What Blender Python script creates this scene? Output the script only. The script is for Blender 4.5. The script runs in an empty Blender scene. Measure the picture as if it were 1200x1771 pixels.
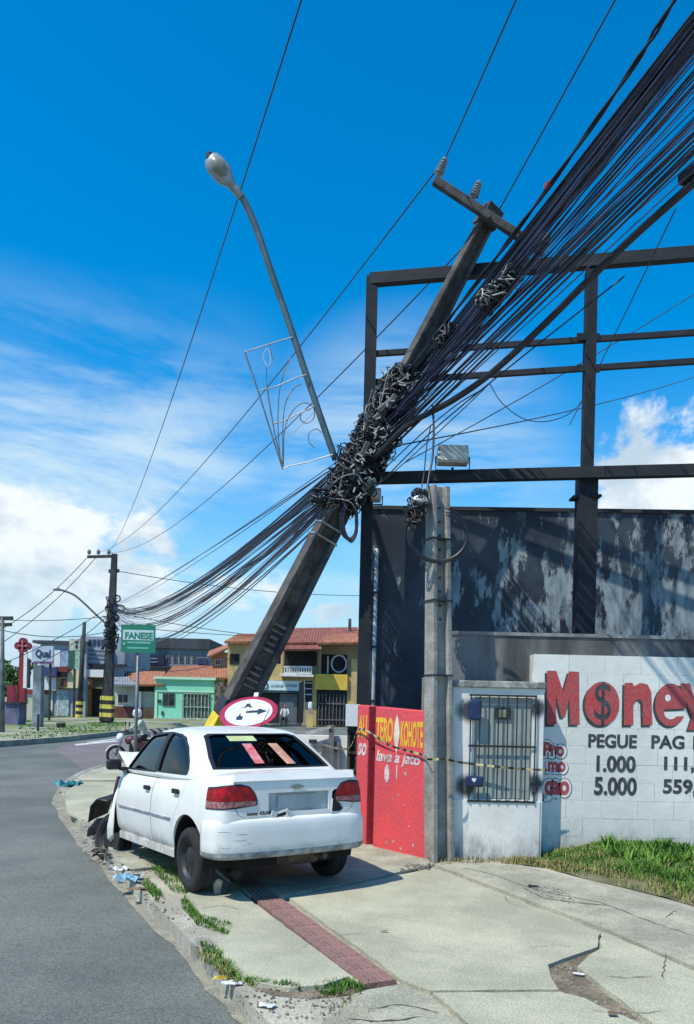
import bpy, bmesh, math, random
from mathutils import Vector, Matrix, noise as mnoise

random.seed(7)
S = bpy.context.scene
COL = S.collection
R = math.radians

# ------------------------------------------------------------------ camera
F = 1370.0; CX = 600.0; CY = 1212.0; H = 1.66; TH = R(1.3)
ct, st = math.cos(TH), math.sin(TH)
cam = bpy.data.cameras.new('camera')
cam.sensor_fit = 'VERTICAL'; cam.sensor_height = 24.0
cam.lens = 24.0*F/1771.0
cam.shift_y = (CY-885.5)/1771.0
cam.clip_start = 0.05; cam.clip_end = 3000
camo = bpy.data.objects.new('camera', cam); COL.objects.link(camo)
camo.matrix_world = Matrix(((ct, -st, 0, 0), (0, 0, -1, 0), (st, ct, 0, H), (0, 0, 0, 1)))
S.camera = camo

# ------------------------------------------------------------------ sky
SUN_EL = R(58); SUN_AZ = R(230)          # azimuth from +Y towards +X
sun_to = Vector((math.sin(SUN_AZ)*math.cos(SUN_EL), math.cos(SUN_AZ)*math.cos(SUN_EL), math.sin(SUN_EL)))
W = bpy.data.worlds.new('World'); S.world = W; W.use_nodes = True
nt = W.node_tree; nt.nodes.clear()
def N(t, tree=None, **kw):
    n = (tree or nt).nodes.new(t)
    for k, v in kw.items(): setattr(n, k, v)
    return n
L = nt.links.new
def M2(op, a, b=None, tree=None, clamp=False):
    tree = tree or nt
    n = tree.nodes.new('ShaderNodeMath'); n.operation = op; n.use_clamp = clamp
    for i, v in enumerate((a, b)):
        if v is None: continue
        if isinstance(v, (int, float)): n.inputs[i].default_value = v
        else: tree.links.new(v, n.inputs[i])
    return n.outputs[0]
def SMOOTH(v, a, b, tree=None, lo=0.0, hi=1.0):
    tree = tree or nt
    n = tree.nodes.new('ShaderNodeMapRange'); n.interpolation_type = 'SMOOTHSTEP'
    n.inputs['From Min'].default_value = a; n.inputs['From Max'].default_value = b
    n.inputs['To Min'].default_value = lo; n.inputs['To Max'].default_value = hi
    tree.links.new(v, n.inputs['Value']); return n.outputs[0]
out = N('ShaderNodeOutputWorld'); bg = N('ShaderNodeBackground'); bg.inputs[1].default_value = 0.12
sky = N('ShaderNodeTexSky', sky_type='NISHITA'); sky.sun_disc = False
sky.sun_elevation = SUN_EL; sky.sun_rotation = SUN_AZ
sky.altitude = 0; sky.air_density = 1.0; sky.dust_density = 0.3; sky.ozone_density = 2.5
hs = N('ShaderNodeHueSaturation'); hs.inputs['Saturation'].default_value = 1.5; hs.inputs['Hue'].default_value = 0.495; hs.inputs['Value'].default_value = 1.6
L(sky.outputs[0], hs.inputs['Color'])
tc = N('ShaderNodeTexCoord'); sp = N('ShaderNodeSeparateXYZ'); L(tc.outputs['Generated'], sp.inputs[0])
DX, DY, DZ = sp.outputs
def vec(x, y, z):
    c = N('ShaderNodeCombineXYZ')
    for i, v in enumerate((x, y, z)):
        if isinstance(v, (int, float)): c.inputs[i].default_value = v
        else: L(v, c.inputs[i])
    return c.outputs[0]
def wnoise(v, scale, detail, rough, w, dist=0.0):
    n = N('ShaderNodeTexNoise', noise_dimensions='4D')
    n.inputs['Scale'].default_value = scale; n.inputs['Detail'].default_value = detail
    n.inputs['Roughness'].default_value = rough; n.inputs['W'].default_value = w
    n.inputs['Distortion'].default_value = dist
    L(v, n.inputs['Vector']); return n.outputs['Fac']
def dirmask(px, py, lo, hi):
    a, b = px-CX, CY-py
    d = Vector(((a*ct-b*st)/F, 1, (a*st+b*ct)/F)).normalized()
    n = N('ShaderNodeVectorMath', operation='DOT_PRODUCT'); n.inputs[1].default_value = d
    L(tc.outputs['Generated'], n.inputs[0])
    return SMOOTH(n.outputs['Value'], math.cos(R(hi)), math.cos(R(lo)))
# heaped cloud near the horizon, growing taller in some directions
cv = vec(DX, DY, M2('MULTIPLY', DZ, 1.7))
n1 = wnoise(cv, 6.4, 11, 0.60, 3.1, 0.25)
tall = M2('MULTIPLY', M2('MAXIMUM', M2('MULTIPLY', dirmask(1195, 810, 3, 10), 1.50), M2('MULTIPLY', M2('MAXIMUM', dirmask(190, 945, 2, 6), dirmask(20, 975, 2, 6)), 1.10)), 0.18)
thr = M2('SUBTRACT', M2('ADD', M2('MULTIPLY', DZ, 1.0), 0.40), tall)
cum = SMOOTH(M2('SUBTRACT', n1, thr), -0.01, 0.09)
shade = wnoise(cv, 9.0, 5, 0.6, 8.3)
# thin high streaks
sv = vec(M2('ADD', DX, M2('MULTIPLY', DZ, 0.6)), M2('MULTIPLY', DY, 0.6), M2('MULTIPLY', DZ, 4.2))
n2 = wnoise(sv, 2.6, 8, 0.62, 1.7, 0.5)
cm = M2('MAXIMUM', M2('MULTIPLY', dirmask(-40, 780, 9, 23), SMOOTH(DZ, 0.47, 0.27)), M2('MULTIPLY', dirmask(700, 850, 2, 13), 0.8))
cm = M2('MAXIMUM', cm, M2('MULTIPLY', SMOOTH(DZ, 0.34, 0.05), 0.7))
cir = M2('MULTIPLY', SMOOTH(n2, 0.37, 0.60), cm)
cir = M2('MULTIPLY', cir, 0.85)
# pale air low down
low = M2('MULTIPLY', SMOOTH(DZ, 0.40, 0.0), 0.50)
ccol = N('ShaderNodeMix', data_type='RGBA'); L(SMOOTH(shade, 0.38, 0.60), ccol.inputs['Factor'])
ccol.inputs[6].default_value = (4.2, 5.3, 6.3, 1); ccol.inputs[7].default_value = (7.2, 7.7, 8.0, 1)
def mixc(fac, a, b):
    m = N('ShaderNodeMix', data_type='RGBA'); L(fac, m.inputs['Factor']); L(a, m.inputs[6])
    if isinstance(b, tuple): m.inputs[7].default_value = b
    else: L(b, m.inputs[7])
    return m.outputs[2]
c0 = mixc(low, hs.outputs[0], (2.6, 4.6, 6.2, 1))
c1 = mixc(cir, c0, (5.2, 6.6, 7.4, 1))
c2 = mixc(cum, c1, ccol.outputs[2])
c3 = mixc(M2('MULTIPLY', SMOOTH(DZ, 0.19, 0.02), 0.72), c2, (3.3, 5.3, 6.5, 1))
L(c3, bg.inputs[0]); L(bg.outputs[0], out.inputs[0])

# ------------------------------------------------------------------ sun, exposure
sl = bpy.data.lights.new('sun', 'SUN'); sl.energy = 4.7; sl.angle = R(0.5); sl.color = (1.0, 0.94, 0.82)
so = bpy.data.objects.new('sun', sl); COL.objects.link(so)
so.rotation_euler = (-sun_to).to_track_quat('-Z', 'Y').to_euler(); so.location = (-10, -10, 20)
S.view_settings.view_transform = 'Standard'; S.view_settings.look = 'None'
S.view_settings.exposure = 0.13; S.view_settings.gamma = 1.0; S.view_settings.use_curve_mapping = False
S.cycles.use_denoising = True; S.cycles.max_bounces = 6; S.cycles.transparent_max_bounces = 12

# ------------------------------------------------------------------ places from the photograph
def P(px, py, y):
    a, b = px-CX, CY-py
    return Vector(((a*ct-b*st)*y/F, y, H+(a*st+b*ct)*y/F))
def G(px, py, z0=0.0):
    a, b = px-CX, CY-py
    w = a*st+b*ct
    y = (z0-H)*F/w
    v = P(px, py, y); v.z = z0; return v

# ------------------------------------------------------------------ materials
MATS = {}
def mat(name, col, rough=0.8, var=0.25, scale=6.0, bump=0.15, metal=0.0, col2=None, spec=0.5, detail=8, streak=False, fine=0.0, coat=0.0):
    """Plain procedural material: two noise scales vary the colour and raise a fine relief."""
    if name in MATS: return MATS[name]
    m = bpy.data.materials.new(name); m.use_nodes = True
    t = m.node_tree; b = t.nodes['Principled BSDF']
    b.inputs['Roughness'].default_value = rough; b.inputs['Metallic'].default_value = metal
    b.inputs['Specular IOR Level'].default_value = spec
    if coat: b.inputs['Coat Weight'].default_value = coat; b.inputs['Coat Roughness'].default_value = 0.05
    tcn = N('ShaderNodeTexCoord', t); mp = N('ShaderNodeMapping', t)
    if streak: mp.inputs['Scale'].default_value = (1, 1, 0.16)
    t.links.new(tcn.outputs['Object'], mp.inputs[0])
    n = N('ShaderNodeTexNoise', t); n.inputs['Scale'].default_value = scale; n.inputs['Detail'].default_value = detail; n.inputs['Roughness'].default_value = 0.65
    t.links.new(mp.outputs[0], n.inputs['Vector'])
    c2 = col2 or tuple(max(0, c*(1-2.2*var)) for c in col)
    cr = N('ShaderNodeMix', t, data_type='RGBA')
    f = SMOOTH(n.outputs['Fac'], 0.36, 0.66, t)
    t.links.new(f, cr.inputs['Factor'])
    cr.inputs[6].default_value = (*c2, 1); cr.inputs[7].default_value = (*col, 1)
    colout = cr.outputs[2]
    if fine:
        n3 = N('ShaderNodeTexNoise', t); n3.inputs['Scale'].default_value = 90; n3.inputs['Detail'].default_value = 3
        t.links.new(tcn.outputs['Object'], n3.inputs['Vector'])
        mx = N('ShaderNodeMix', t, data_type='RGBA', blend_type='MULTIPLY'); mx.inputs['Factor'].default_value = 1.0
        t.links.new(colout, mx.inputs[6])
        g = SMOOTH(n3.outputs['Fac'], 0.3, 0.7, t, 1-fine, 1+fine*0.4)
        cc = N('ShaderNodeCombineColor', t)
        for i in range(3): t.links.new(g, cc.inputs[i])
        t.links.new(cc.outputs[0], mx.inputs[7]); colout = mx.outputs[2]
    t.links.new(colout, b.inputs['Base Color'])
    if bump:
        n2 = N('ShaderNodeTexNoise', t); n2.inputs['Scale'].default_value = scale*7; n2.inputs['Detail'].default_value = 6
        t.links.new(mp.outputs[0], n2.inputs['Vector'])
        bp = N('ShaderNodeBump', t); bp.inputs['Strength'].default_value = bump; bp.inputs['Distance'].default_value = 0.02
        t.links.new(n2.outputs['Fac'], bp.inputs['Height']); t.links.new(bp.outputs[0], b.inputs['Normal'])
    MATS[name] = m; return m
def glassmat(name, col, rough=0.03, trans=0.75, ior=1.45):
    if name in MATS: return MATS[name]
    m = bpy.data.materials.new(name); m.use_nodes = True; t = m.node_tree
    b = t.nodes['Principled BSDF']; b.inputs['Base Color'].default_value = (*col, 1)
    b.inputs['Roughness'].default_value = rough; b.inputs['Transmission Weight'].default_value = trans; b.inputs['IOR'].default_value = ior
    MATS[name] = m; return m
def clearglass(name, tint):
    """thin tinted pane: straight-through tint plus mirror reflection"""
    if name in MATS: return MATS[name]
    m = bpy.data.materials.new(name); m.use_nodes = True; t = m.node_tree; t.nodes.clear()
    o = N('ShaderNodeOutputMaterial', t); tr = N('ShaderNodeBsdfTransparent', t); tr.inputs[0].default_value = (*tint, 1)
    g = N('ShaderNodeBsdfGlossy', t); g.inputs['Roughness'].default_value = 0.02
    lw = N('ShaderNodeLayerWeight', t); lw.inputs[0].default_value = .5
    fz = M2('ADD', M2('MULTIPLY', M2('POWER', lw.outputs['Facing'], 5.0, t), .9, t), .05, t)
    mx = N('ShaderNodeMixShader', t); t.links.new(fz, mx.inputs[0]); t.links.new(tr.outputs[0], mx.inputs[1]); t.links.new(g.outputs[0], mx.inputs[2])
    t.links.new(mx.outputs[0], o.inputs[0]); MATS[name] = m; return m

# ------------------------------------------------------------------ mesh helpers
class MB:
    def __init__(s): s.v = []; s.f = []; s.smooth = False
    def add(s, vs, fs):
        o = len(s.v); s.v += [Vector(v) for v in vs]; s.f += [tuple(i+o for i in f) for f in fs]; return s
    def box(s, lo, hi, mtx=None):
        x0, y0, z0 = lo; x1, y1, z1 = hi
        vs = [Vector(p) for p in ((x0,y0,z0),(x1,y0,z0),(x1,y1,z0),(x0,y1,z0),(x0,y0,z1),(x1,y0,z1),(x1,y1,z1),(x0,y1,z1))]
        if mtx: vs = [mtx @ v for v in vs]
        return s.add(vs, [(0,3,2,1),(4,5,6,7),(0,1,5,4),(1,2,6,5),(2,3,7,6),(3,0,4,7)])
    def tube(s, pts, r, n=6, cap=True):
        pts = [Vector(p) for p in pts]; rs = r if isinstance(r, (list, tuple)) else [r]*len(pts)
        up = None; rings = []
        for i, p in enumerate(pts):
            d = (pts[min(i+1, len(pts)-1)]-pts[max(i-1, 0)])
            if d.length < 1e-9: d = Vector((0,0,1))
            d.normalize()
            if up is None:
                up = d.orthogonal().normalized()
            else:
                up = (up-d*up.dot(d))
                if up.length < 1e-6: up = d.orthogonal()
                up.normalize()
            sd = d.cross(up)
            rings.append([p+(up*math.cos(2*math.pi*k/n)+sd*math.sin(2*math.pi*k/n))*rs[i] for k in range(n)])
        vs = [v for rg in rings for v in rg]; fs = []
        for i in range(len(rings)-1):
            for k in range(n):
                a = i*n+k; b = i*n+(k+1) % n
                fs.append((a, b, b+n, a+n))
        if cap: fs.append(tuple(range(n-1, -1, -1))); fs.append(tuple((len(rings)-1)*n+k for k in range(n)))
        return s.add(vs, fs)
    def bar(s, a, b, w, h, side=None):
        """square bar from a to b; w across 'side', h the other way"""
        a, b = Vector(a), Vector(b); d = (b-a).normalized()
        sd = Vector(side) if side is not None else (Vector((0,0,1)) if abs(d.z) < .9 else Vector((1,0,0)))
        sd = (sd-d*sd.dot(d)).normalized(); ot = d.cross(sd)
        ws = w if isinstance(w, tuple) else (w, w); hs_ = h if isinstance(h, tuple) else (h, h)
        vs = []
        for p, ww, hh in ((a, ws[0], hs_[0]), (b, ws[1], hs_[1])):
            for i, j in ((-1,-1),(1,-1),(1,1),(-1,1)): vs.append(p+sd*ww/2*i+ot*hh/2*j)
        return s.add(vs, [(3,2,1,0),(4,5,6,7),(0,1,5,4),(1,2,6,5),(2,3,7,6),(3,0,4,7)])
    def lathe(s, prof, n=24, mtx=None):
        vs = []; fs = []
        for (r, z) in prof:
            for k in range(n):
                a = 2*math.pi*k/n; vs.append(Vector((r*math.cos(a), r*math.sin(a), z)))
        if mtx: vs = [mtx @ v for v in vs]
        for i in range(len(prof)-1):
            for k in range(n):
                a = i*n+k; b = i*n+(k+1) % n; fs.append((a, b, b+n, a+n))
        fs.append(tuple(range(n-1, -1, -1))); fs.append(tuple((len(prof)-1)*n+k for k in range(n)))
        return s.add(vs, fs)
    def prism(s, poly, d):
        """closed polygon (3-D points) pushed along vector d"""
        d = Vector(d); n = len(poly); vs = [Vector(p) for p in poly]; vs += [v+d for v in vs]
        fs = [tuple(range(n-1, -1, -1)), tuple(range(n, 2*n))]
        for i in range(n): j = (i+1) % n; fs.append((i, j, j+n, i+n))
        return s.add(vs, fs)
    def mesh(s, name):
        me = bpy.data.meshes.new(name); me.from_pydata([tuple(v) for v in s.v], [], s.f); me.update()
        bm = bmesh.new(); bm.from_mesh(me); bmesh.ops.recalc_face_normals(bm, faces=bm.faces); bm.to_mesh(me); bm.free()
        if s.smooth:
            for p in me.polygons: p.use_smooth = True
        return me

WM = {}
def tag(o, label=None, cat=None, group=None, kind=None):
    if label: o['label'] = label
    if cat: o['category'] = cat
    if group: o['group'] = group
    if kind: o['kind'] = kind
    return o
def thing(name, label, cat, loc=(0,0,0), group=None, mtx=None):
    o = bpy.data.objects.new(name, None); COL.objects.link(o); o.empty_display_size = .2
    o.matrix_world = mtx if mtx else Matrix.Translation(Vector(loc))
    WM[o.name] = o.matrix_world.copy()
    return tag(o, label, cat, group)
def obj(name, mb, m, parent=None, local=False, smooth=False, bevel=0, mtx=None, label=None):
    """link one mesh object; geometry is in world space unless local"""
    me = mb if isinstance(mb, bpy.types.Mesh) else mb.mesh(name)
    if m is not None:
        me.materials.clear(); me.materials.append(m)
    if smooth:
        for p in me.polygons: p.use_smooth = True
    o = bpy.data.objects.new(name, me); COL.objects.link(o)
    w = mtx.copy() if mtx else Matrix.Identity(4)
    if parent is not None:
        o.parent = parent; pm = WM.get(parent.name, Matrix.Identity(4))
        if local: o.matrix_basis = w; w = pm @ w
        else: o.matrix_parent_inverse = pm.inverted(); o.matrix_basis = w
    else: o.matrix_world = w
    WM[o.name] = w
    if bevel:
        bv = o.modifiers.new('bevel', 'BEVEL'); bv.width = bevel; bv.segments = 2; bv.limit_method = 'ANGLE'
    if label: o['label'] = label
    return o
def bx(lo, hi): return MB().box(lo, hi)
def fb(x0, y0, x1, y1, y, thick, ground=None):
    """box standing square to the street, front face at distance y"""
    a = P((x0+x1)/2, y0, y); b = P((x0+x1)/2, y1, y); hw = (x1-x0)*y/F/2
    zb = b.z if ground is None else ground
    return (a.x-hw, y, zb), (a.x+hw, y+thick, a.z)
def fbm(*a, **k): return MB().box(*fb(*a, **k))
def boolop(me_a, me_b, op):
    a = bpy.data.objects.new('tmp_a', me_a); b = bpy.data.objects.new('tmp_b', me_b)
    COL.objects.link(a); COL.objects.link(b)
    md = a.modifiers.new('b', 'BOOLEAN'); md.operation = op; md.object = b; md.solver = 'EXACT'
    dg = bpy.context.evaluated_depsgraph_get()
    r = bpy.data.meshes.new_from_object(a.evaluated_get(dg))
    bpy.data.objects.remove(a); bpy.data.objects.remove(b)
    return r
def subsurf(me, lv):
    a = bpy.data.objects.new('tmp_s', me); COL.objects.link(a)
    md = a.modifiers.new('s', 'SUBSURF'); md.levels = lv; md.render_levels = lv
    dg = bpy.context.evaluated_depsgraph_get()
    r = bpy.data.meshes.new_from_object(a.evaluated_get(dg)); bpy.data.objects.remove(a); return r
def displaced(me, d):
    r = me.copy(); r.update()
    ns = [v.normal.copy() for v in r.vertices]
    for v, n in zip(r.vertices, ns): v.co += n*d
    r.update(); return r
def skinned(edges, joints, radii, lv=2):
    """one continuous body grown over a skeleton"""
    me = bpy.data.meshes.new('body'); names = list(joints)
    me.from_pydata([tuple(joints[n]) for n in names], [(names.index(a), names.index(b)) for a, b in edges], [])
    a = bpy.data.objects.new('tmp_k', me); COL.objects.link(a)
    md = a.modifiers.new('k', 'SKIN')
    for i, n in enumerate(names):
        rr = radii[n]; rr = rr if isinstance(rr, tuple) else (rr, rr)
        me.skin_vertices[0].data[i].radius = rr
    me.skin_vertices[0].data[0].use_root = True
    ms = a.modifiers.new('s', 'SUBSURF'); ms.levels = lv; ms.render_levels = lv
    dg = bpy.context.evaluated_depsgraph_get()
    r = bpy.data.meshes.new_from_object(a.evaluated_get(dg)); bpy.data.objects.remove(a)
    for p in r.polygons: p.use_smooth = True
    return r
def text_mesh(body, size, offset=0.0, align='LEFT', xs=1.0, extrude=0.0, shear=0.0):
    c = bpy.data.curves.new('txt', 'FONT'); c.body = body; c.size = size; c.offset = offset; c.align_x = align; c.extrude = extrude; c.shear = shear
    c.resolution_u = 4
    o = bpy.data.objects.new('txt', c); COL.objects.link(o)
    dg = bpy.context.evaluated_depsgraph_get()
    me = bpy.data.meshes.new_from_object(o.evaluated_get(dg)); bpy.data.objects.remove(o)
    for v in me.vertices: v.co.x *= xs
    return me
def lettering(name, body, size, origin, m, parent, xdir=(1,0,0), zdir=(0,0,1), offset=0.0, align='LEFT', xs=1.0, shear=0.0, fit=None):
    """flat painted text, lying in the plane xdir/zdir; fit = (width, height) in metres"""
    me = text_mesh(body, size, offset, align, xs, shear=shear)
    if fit:
        x0 = min(v.co.x for v in me.vertices); x1 = max(v.co.x for v in me.vertices)
        y0 = min(v.co.y for v in me.vertices); y1 = max(v.co.y for v in me.vertices)
        for v in me.vertices:
            v.co.x = (v.co.x-x0)/(x1-x0)*fit[0]; v.co.y = (v.co.y-y0)/(y1-y0)*fit[1]
    xd = Vector(xdir).normalized(); zd = Vector(zdir).normalized(); o3 = Vector(origin)
    for v in me.vertices: v.co = o3+xd*v.co.x+zd*v.co.y
    return obj(name, me, m, parent)
def disc(c, rx, rz, n=28, xd=(1,0,0), zd=(0,0,1)):
    c = Vector(c); xd = Vector(xd); zd = Vector(zd)
    return [c+xd*rx*math.cos(2*math.pi*k/n)+zd*rz*math.sin(2*math.pi*k/n) for k in range(n)]
def sag(a, b, s, n=14):
    a, b = Vector(a), Vector(b)
    return [a.lerp(b, i/n)-Vector((0,0,4*s*(i/n)*(1-i/n))) for i in range(n+1)]
def smoothpts(pts, n=8):
    """Catmull-Rom through points"""
    pts = [Vector(p) for p in pts]; q = [2*pts[0]-pts[1]]+pts+[2*pts[-1]-pts[-2]]; r = []
    for i in range(1, len(q)-2):
        for k in range(n):
            t = k/n; a, b, c, d = q[i-1], q[i], q[i+1], q[i+2]
            r.append(0.5*((2*b)+(c-a)*t+(2*a-5*b+4*c-d)*t*t+(3*b-a-3*c+d)*t*t*t))
    r.append(pts[-1]); return r
# ================================================================== ground
def poly_sheet(name, pts, z, m, thick=0.0):
    mb = MB()
    pts = [Vector((p[0], p[1], z)) for p in pts]
    if thick: mb.prism([p-Vector((0,0,thick)) for p in pts], (0,0,thick))
    else: mb.add(pts, [tuple(range(len(pts)))])
    return obj(name, mb, m)
RZ = -0.15
m_soil = mat('dry_soil', (0.30,0.27,0.20), 0.95, 0.25, 3.0, 0.5, fine=0.35)
m_road = mat('asphalt', (0.172,0.187,0.168), 0.88, 0.10, 0.4, 0.6, col2=(0.104,0.118,0.108), fine=0.45, detail=12)
m_roadr = mat('older_asphalt', (0.20,0.175,0.175), 0.9, 0.1, 1.0, 0.4, fine=0.35)
g = MB(); g.add([(-900,-60,RZ-.03),(900,-60,RZ-.03),(900,1600,RZ-.03),(-900,1600,RZ-.03)], [(0,1,2,3)])
tag(obj('ground', g, m_soil), kind='structure')

kerb_px = [(470,1815),(430,1771),(350,1680),(270,1592),(195,1508),(150,1452),(118,1408),(106,1382),(112,1362),(140,1343),(175,1333),(215,1326),(262,1318),(330,1312)]
kerb = [G(x, y, RZ) for x, y in kerb_px]
d0 = (kerb[0]-kerb[1]).normalized()
kerb = [kerb[0]+d0*12]+kerb
dl = Vector((1.0,0.25,0)).normalized()
kerb.append(kerb[-1]+dl*30)
far_px = [(-260,1305),(-60,1296),(20,1290),(110,1283),(200,1272),(270,1266),(350,1262),(600,1253),(900,1251)]
fark = [G(x, y, RZ) for x, y in far_px]
# carriageway
rd = [(-60,-20),(kerb[0].x+6,kerb[0].y-4),(40,-10),(40,30)]
road = MB(); road.add([(-60,-40,RZ),(40,-40,RZ),(60,95,RZ),(-60,95,RZ)], [(0,1,2,3)])
tag(obj('road', road, m_road), kind='structure')
# older, browner patch of asphalt across the side street
patch = [G(x, y, RZ+.004) for x, y in [(92,1296),(118,1312),(140,1330),(170,1330),(215,1326),(262,1318),(330,1312),(420,1306),(560,1300),(560,1264),(350,1268),(200,1278),(120,1287)]]
tag(obj('side_street_surface', MB().add(patch, [tuple(range(len(patch)))]), m_roadr), kind='structure')
m_line = mat('road_paint', (0.62,0.64,0.62), 0.8, 0.2, 9, 0.1, col2=(0.34,0.35,0.35))
for (a, b, c, d) in [((128,1287),(214,1279),(214,1281.5),(132,1289.5)), ((150,1283.5),(212,1275.5),(212,1277.2),(152,1285.5)), ((253,1277),(330,1271),(330,1274),(253,1281))]:
    q = [G(*p, RZ+.009) for p in (a, b, c, d)]
    tag(obj('road_line', MB().add(q, [(0,1,2,3)]), m_line), kind='structure')
# dusty gutter on the road beside the kerb
random.seed(3)
kk = smoothpts(kerb[1:-1], 6)
gut = MB(); L_, R_ = [], []
for i, p in enumerate(kk):
    d = (kk[min(i+1, len(kk)-1)]-kk[max(i-1, 0)]).normalized(); nrm = Vector((-d.y, d.x, 0))
    w = 0.04+0.05*mnoise.noise(p*1.3)+0.03*random.random()+0.10*math.exp(-((p.y-12)/4)**2)
    L_.append(p+nrm*w+Vector((0,0,.005))); R_.append(p-nrm*.05+Vector((0,0,.005)))
n = len(kk); gut.add(L_+R_, [(i, i+1, n+i+1, n+i) for i in range(n-1)])
m_dust = mat('gutter_dust', (0.34,0.32,0.24), 0.95, 0.2, 7, 0.3, col2=(0.20,0.20,0.17), fine=0.4)
tag(obj('gutter', gut, m_dust), kind='structure')

# pavement base: worn bedding and dirt that shows between the slabs
pv = [Vector((p.x, p.y, 0)) for p in kk]
pv = [Vector((kerb[0].x, kerb[0].y, 0))]+pv+[Vector((kerb[-1].x, kerb[-1].y, 0)), Vector((40,26,0)), Vector((40,-12,0))]
m_bed = mat('worn_bedding', (0.45,0.43,0.345), 0.95, 0.22, 1.6, 0.5, col2=(0.30,0.285,0.225), fine=0.35)
pav = MB(); pav.prism([p+Vector((0,0,-.40)) for p in pv], (0,0,.37))
pave = obj('pavement', pav, m_bed); tag(pave, kind='structure')
# kerb stones
m_kerb = mat('kerb_concrete', (0.40,0.385,0.32), 0.9, 0.25, 4, 0.4, col2=(0.22,0.21,0.175), fine=0.3)
kerbo = thing('kerb', None, None, kk[0]); kerbo['kind'] = 'structure'
acc = 0.0; start = kk[0]; seg = []
pts = [kerb[0].lerp(kerb[1], .4)]+kk
i = 0; cur = pts[0].copy(); stones = [cur.copy()]
for q in pts[1:]:
    while (q-stones[-1]).length > 0.8:
        d = (q-stones[-1]).normalized(); stones.append(stones[-1]+d*0.8)
for a, b in zip(stones[:-1], stones[1:]):
    d = (b-a).normalized(); nr = Vector((d.y, -d.x, 0))
    ang = math.atan2(d.y, d.x)
    if not (-.5 < a.y < 24): continue
    dz = random.uniform(-.012, .008)
    mb = MB().box((.006, -.13, -.14), (0.792, 0.0, .128+dz))
    mb.v = [Matrix.Translation(a) @ Matrix.Rotation(ang, 4, 'Z') @ v for v in mb.v]
    obj('kerb_stone', mb, m_kerb, kerbo, bevel=.012)

# concrete slabs of the pavement (outlines read off the ground)
m_slab = mat('pavement_concrete', (0.48,0.475,0.345), 0.9, 0.07, 1.0, 0.5, col2=(0.33,0.328,0.238), fine=0.34, detail=12)
m_slab2 = mat('weathered_concrete', (0.42,0.415,0.31), 0.92, 0.2, 2.0, 0.45, col2=(0.27,0.268,0.205), fine=0.35)
slabs = [
 ([(318,1548),(352,1586),(398,1612),(372,1640),(412,1684),(452,1700),(500,1707),(560,1703),(598,1690),(622,1698),(424,1550),(405,1528),(340,1532)], m_slab),
 ([(500,1552),(748,1501),(1037,1612),(1032,1637),(990,1652),(948,1668),(956,1692),(966,1711),(745,1712),(699,1696)], m_slab),
 ([(748,1716),(967,1715.5),(1010,1726),(1110,1771),(1230,1840),(1230,2100),(1000,2100),(810,1771)], m_slab),
 ([(1044,1612),(1330,1735),(1330,2100),(1240,2100),(1240,1836),(1120,1765),(1050,1712),(1000,1672),(1020,1652),(1038,1640)], m_slab),
 ([(756,1497),(840,1492),(905,1497),(1330,1610),(1330,1728),(1046,1607)], m_slab2),
 ([(556,1768),(600,1738),(640,1712),(692,1703),(738,1722),(802,1771),(990,2100),(500,2100)], m_slab2),
 ([(497,1549),(745,1497),(742,1487),(612,1456),(560,1462),(420,1478),(360,1492),(432,1550)], m_slab2),
 ([(200,1487),(232,1503),(352,1489),(610,1453),(560,1420),(330,1412),(170,1430)], m_slab2),
 ([(116,1404),(168,1427),(330,1409),(360,1360),(250,1352),(135,1352),(112,1372)], m_slab),
 ([(137,1349),(250,1349),(400,1340),(400,1318),(262,1322),(215,1329),(175,1336)], m_slab),
]
for pts_, mm in slabs:
    w = [G(x, y, 0) for x, y in pts_]
    c = sum(w, Vector())/len(w)
    # ragged, slightly irregular outline
    rg = []
    for i, p in enumerate(w):
        q = w[(i+1) % len(w)]; k = max(1, int((q-p).length/.12)); k = min(k, 30)
        for j in range(k):
            r = p.lerp(q, j/k); d = (q-p).normalized(); r += Vector((-d.y, d.x, 0))*random.uniform(-.008, .008)
            rg.append(r)
    mb = MB().prism([p+Vector((0,0,-.035)) for p in rg], (0,0,.035+random.uniform(-.004,.004)))
    obj('slab', mb, mm, pave)
# open cracks and old patch edges in the slabs
m_crack = mat('crack_dirt', (.11,.105,.08), .95, .3, 9, .2)
for pl, w_ in (([(800,1500),(850,1512),(905,1531),(960,1546),(1035,1560),(1120,1592),(1200,1618)],.011),([(905,1535),(940,1552),(990,1560),(1050,1566)],.02),([(1048,1688),(1085,1690),(1130,1687)],.007),([(1152,1650),(1148,1672),(1145,1694)],.007),([(1150,1588),(1162,1578),(1172,1575)],.008),
   ([(345,1572),(380,1566),(430,1574)],.006),([(905,1640),(948,1634),(990,1636)],.005),([(640,1745),(700,1738),(760,1752)],.01),([(600,1760),(660,1766),(730,1758)],.014),([(520,1640),(560,1620),(640,1612)],.004),([(1020,1745),(1080,1752),(1150,1748)],.006),([(870,1545),(880,1560),(910,1570)],.004)):
    cp = smoothpts([G(x_, y_, .0065) for x_, y_ in pl], 7); cp = [p+Vector((mnoise.noise(p*14),mnoise.noise(p*14+Vector((7,0,0))),0))*.02 for p in cp]
    l1, l2 = [], []
    for i, p in enumerate(cp):
        d = (cp[min(i+1,len(cp)-1)]-cp[max(i-1,0)]).normalized(); nr = Vector((-d.y,d.x,0))*w_*.5*(.35+random.random())*min(1,.3+min(i,len(cp)-1-i)*.25)
        l1.append(p+nr); l2.append(p-nr)
    n_ = len(cp); obj('crack', MB().add(l1+l2, [(i,i+1,n_+i+1,n_+i) for i in range(n_-1)]), m_crack, pave)
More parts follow.
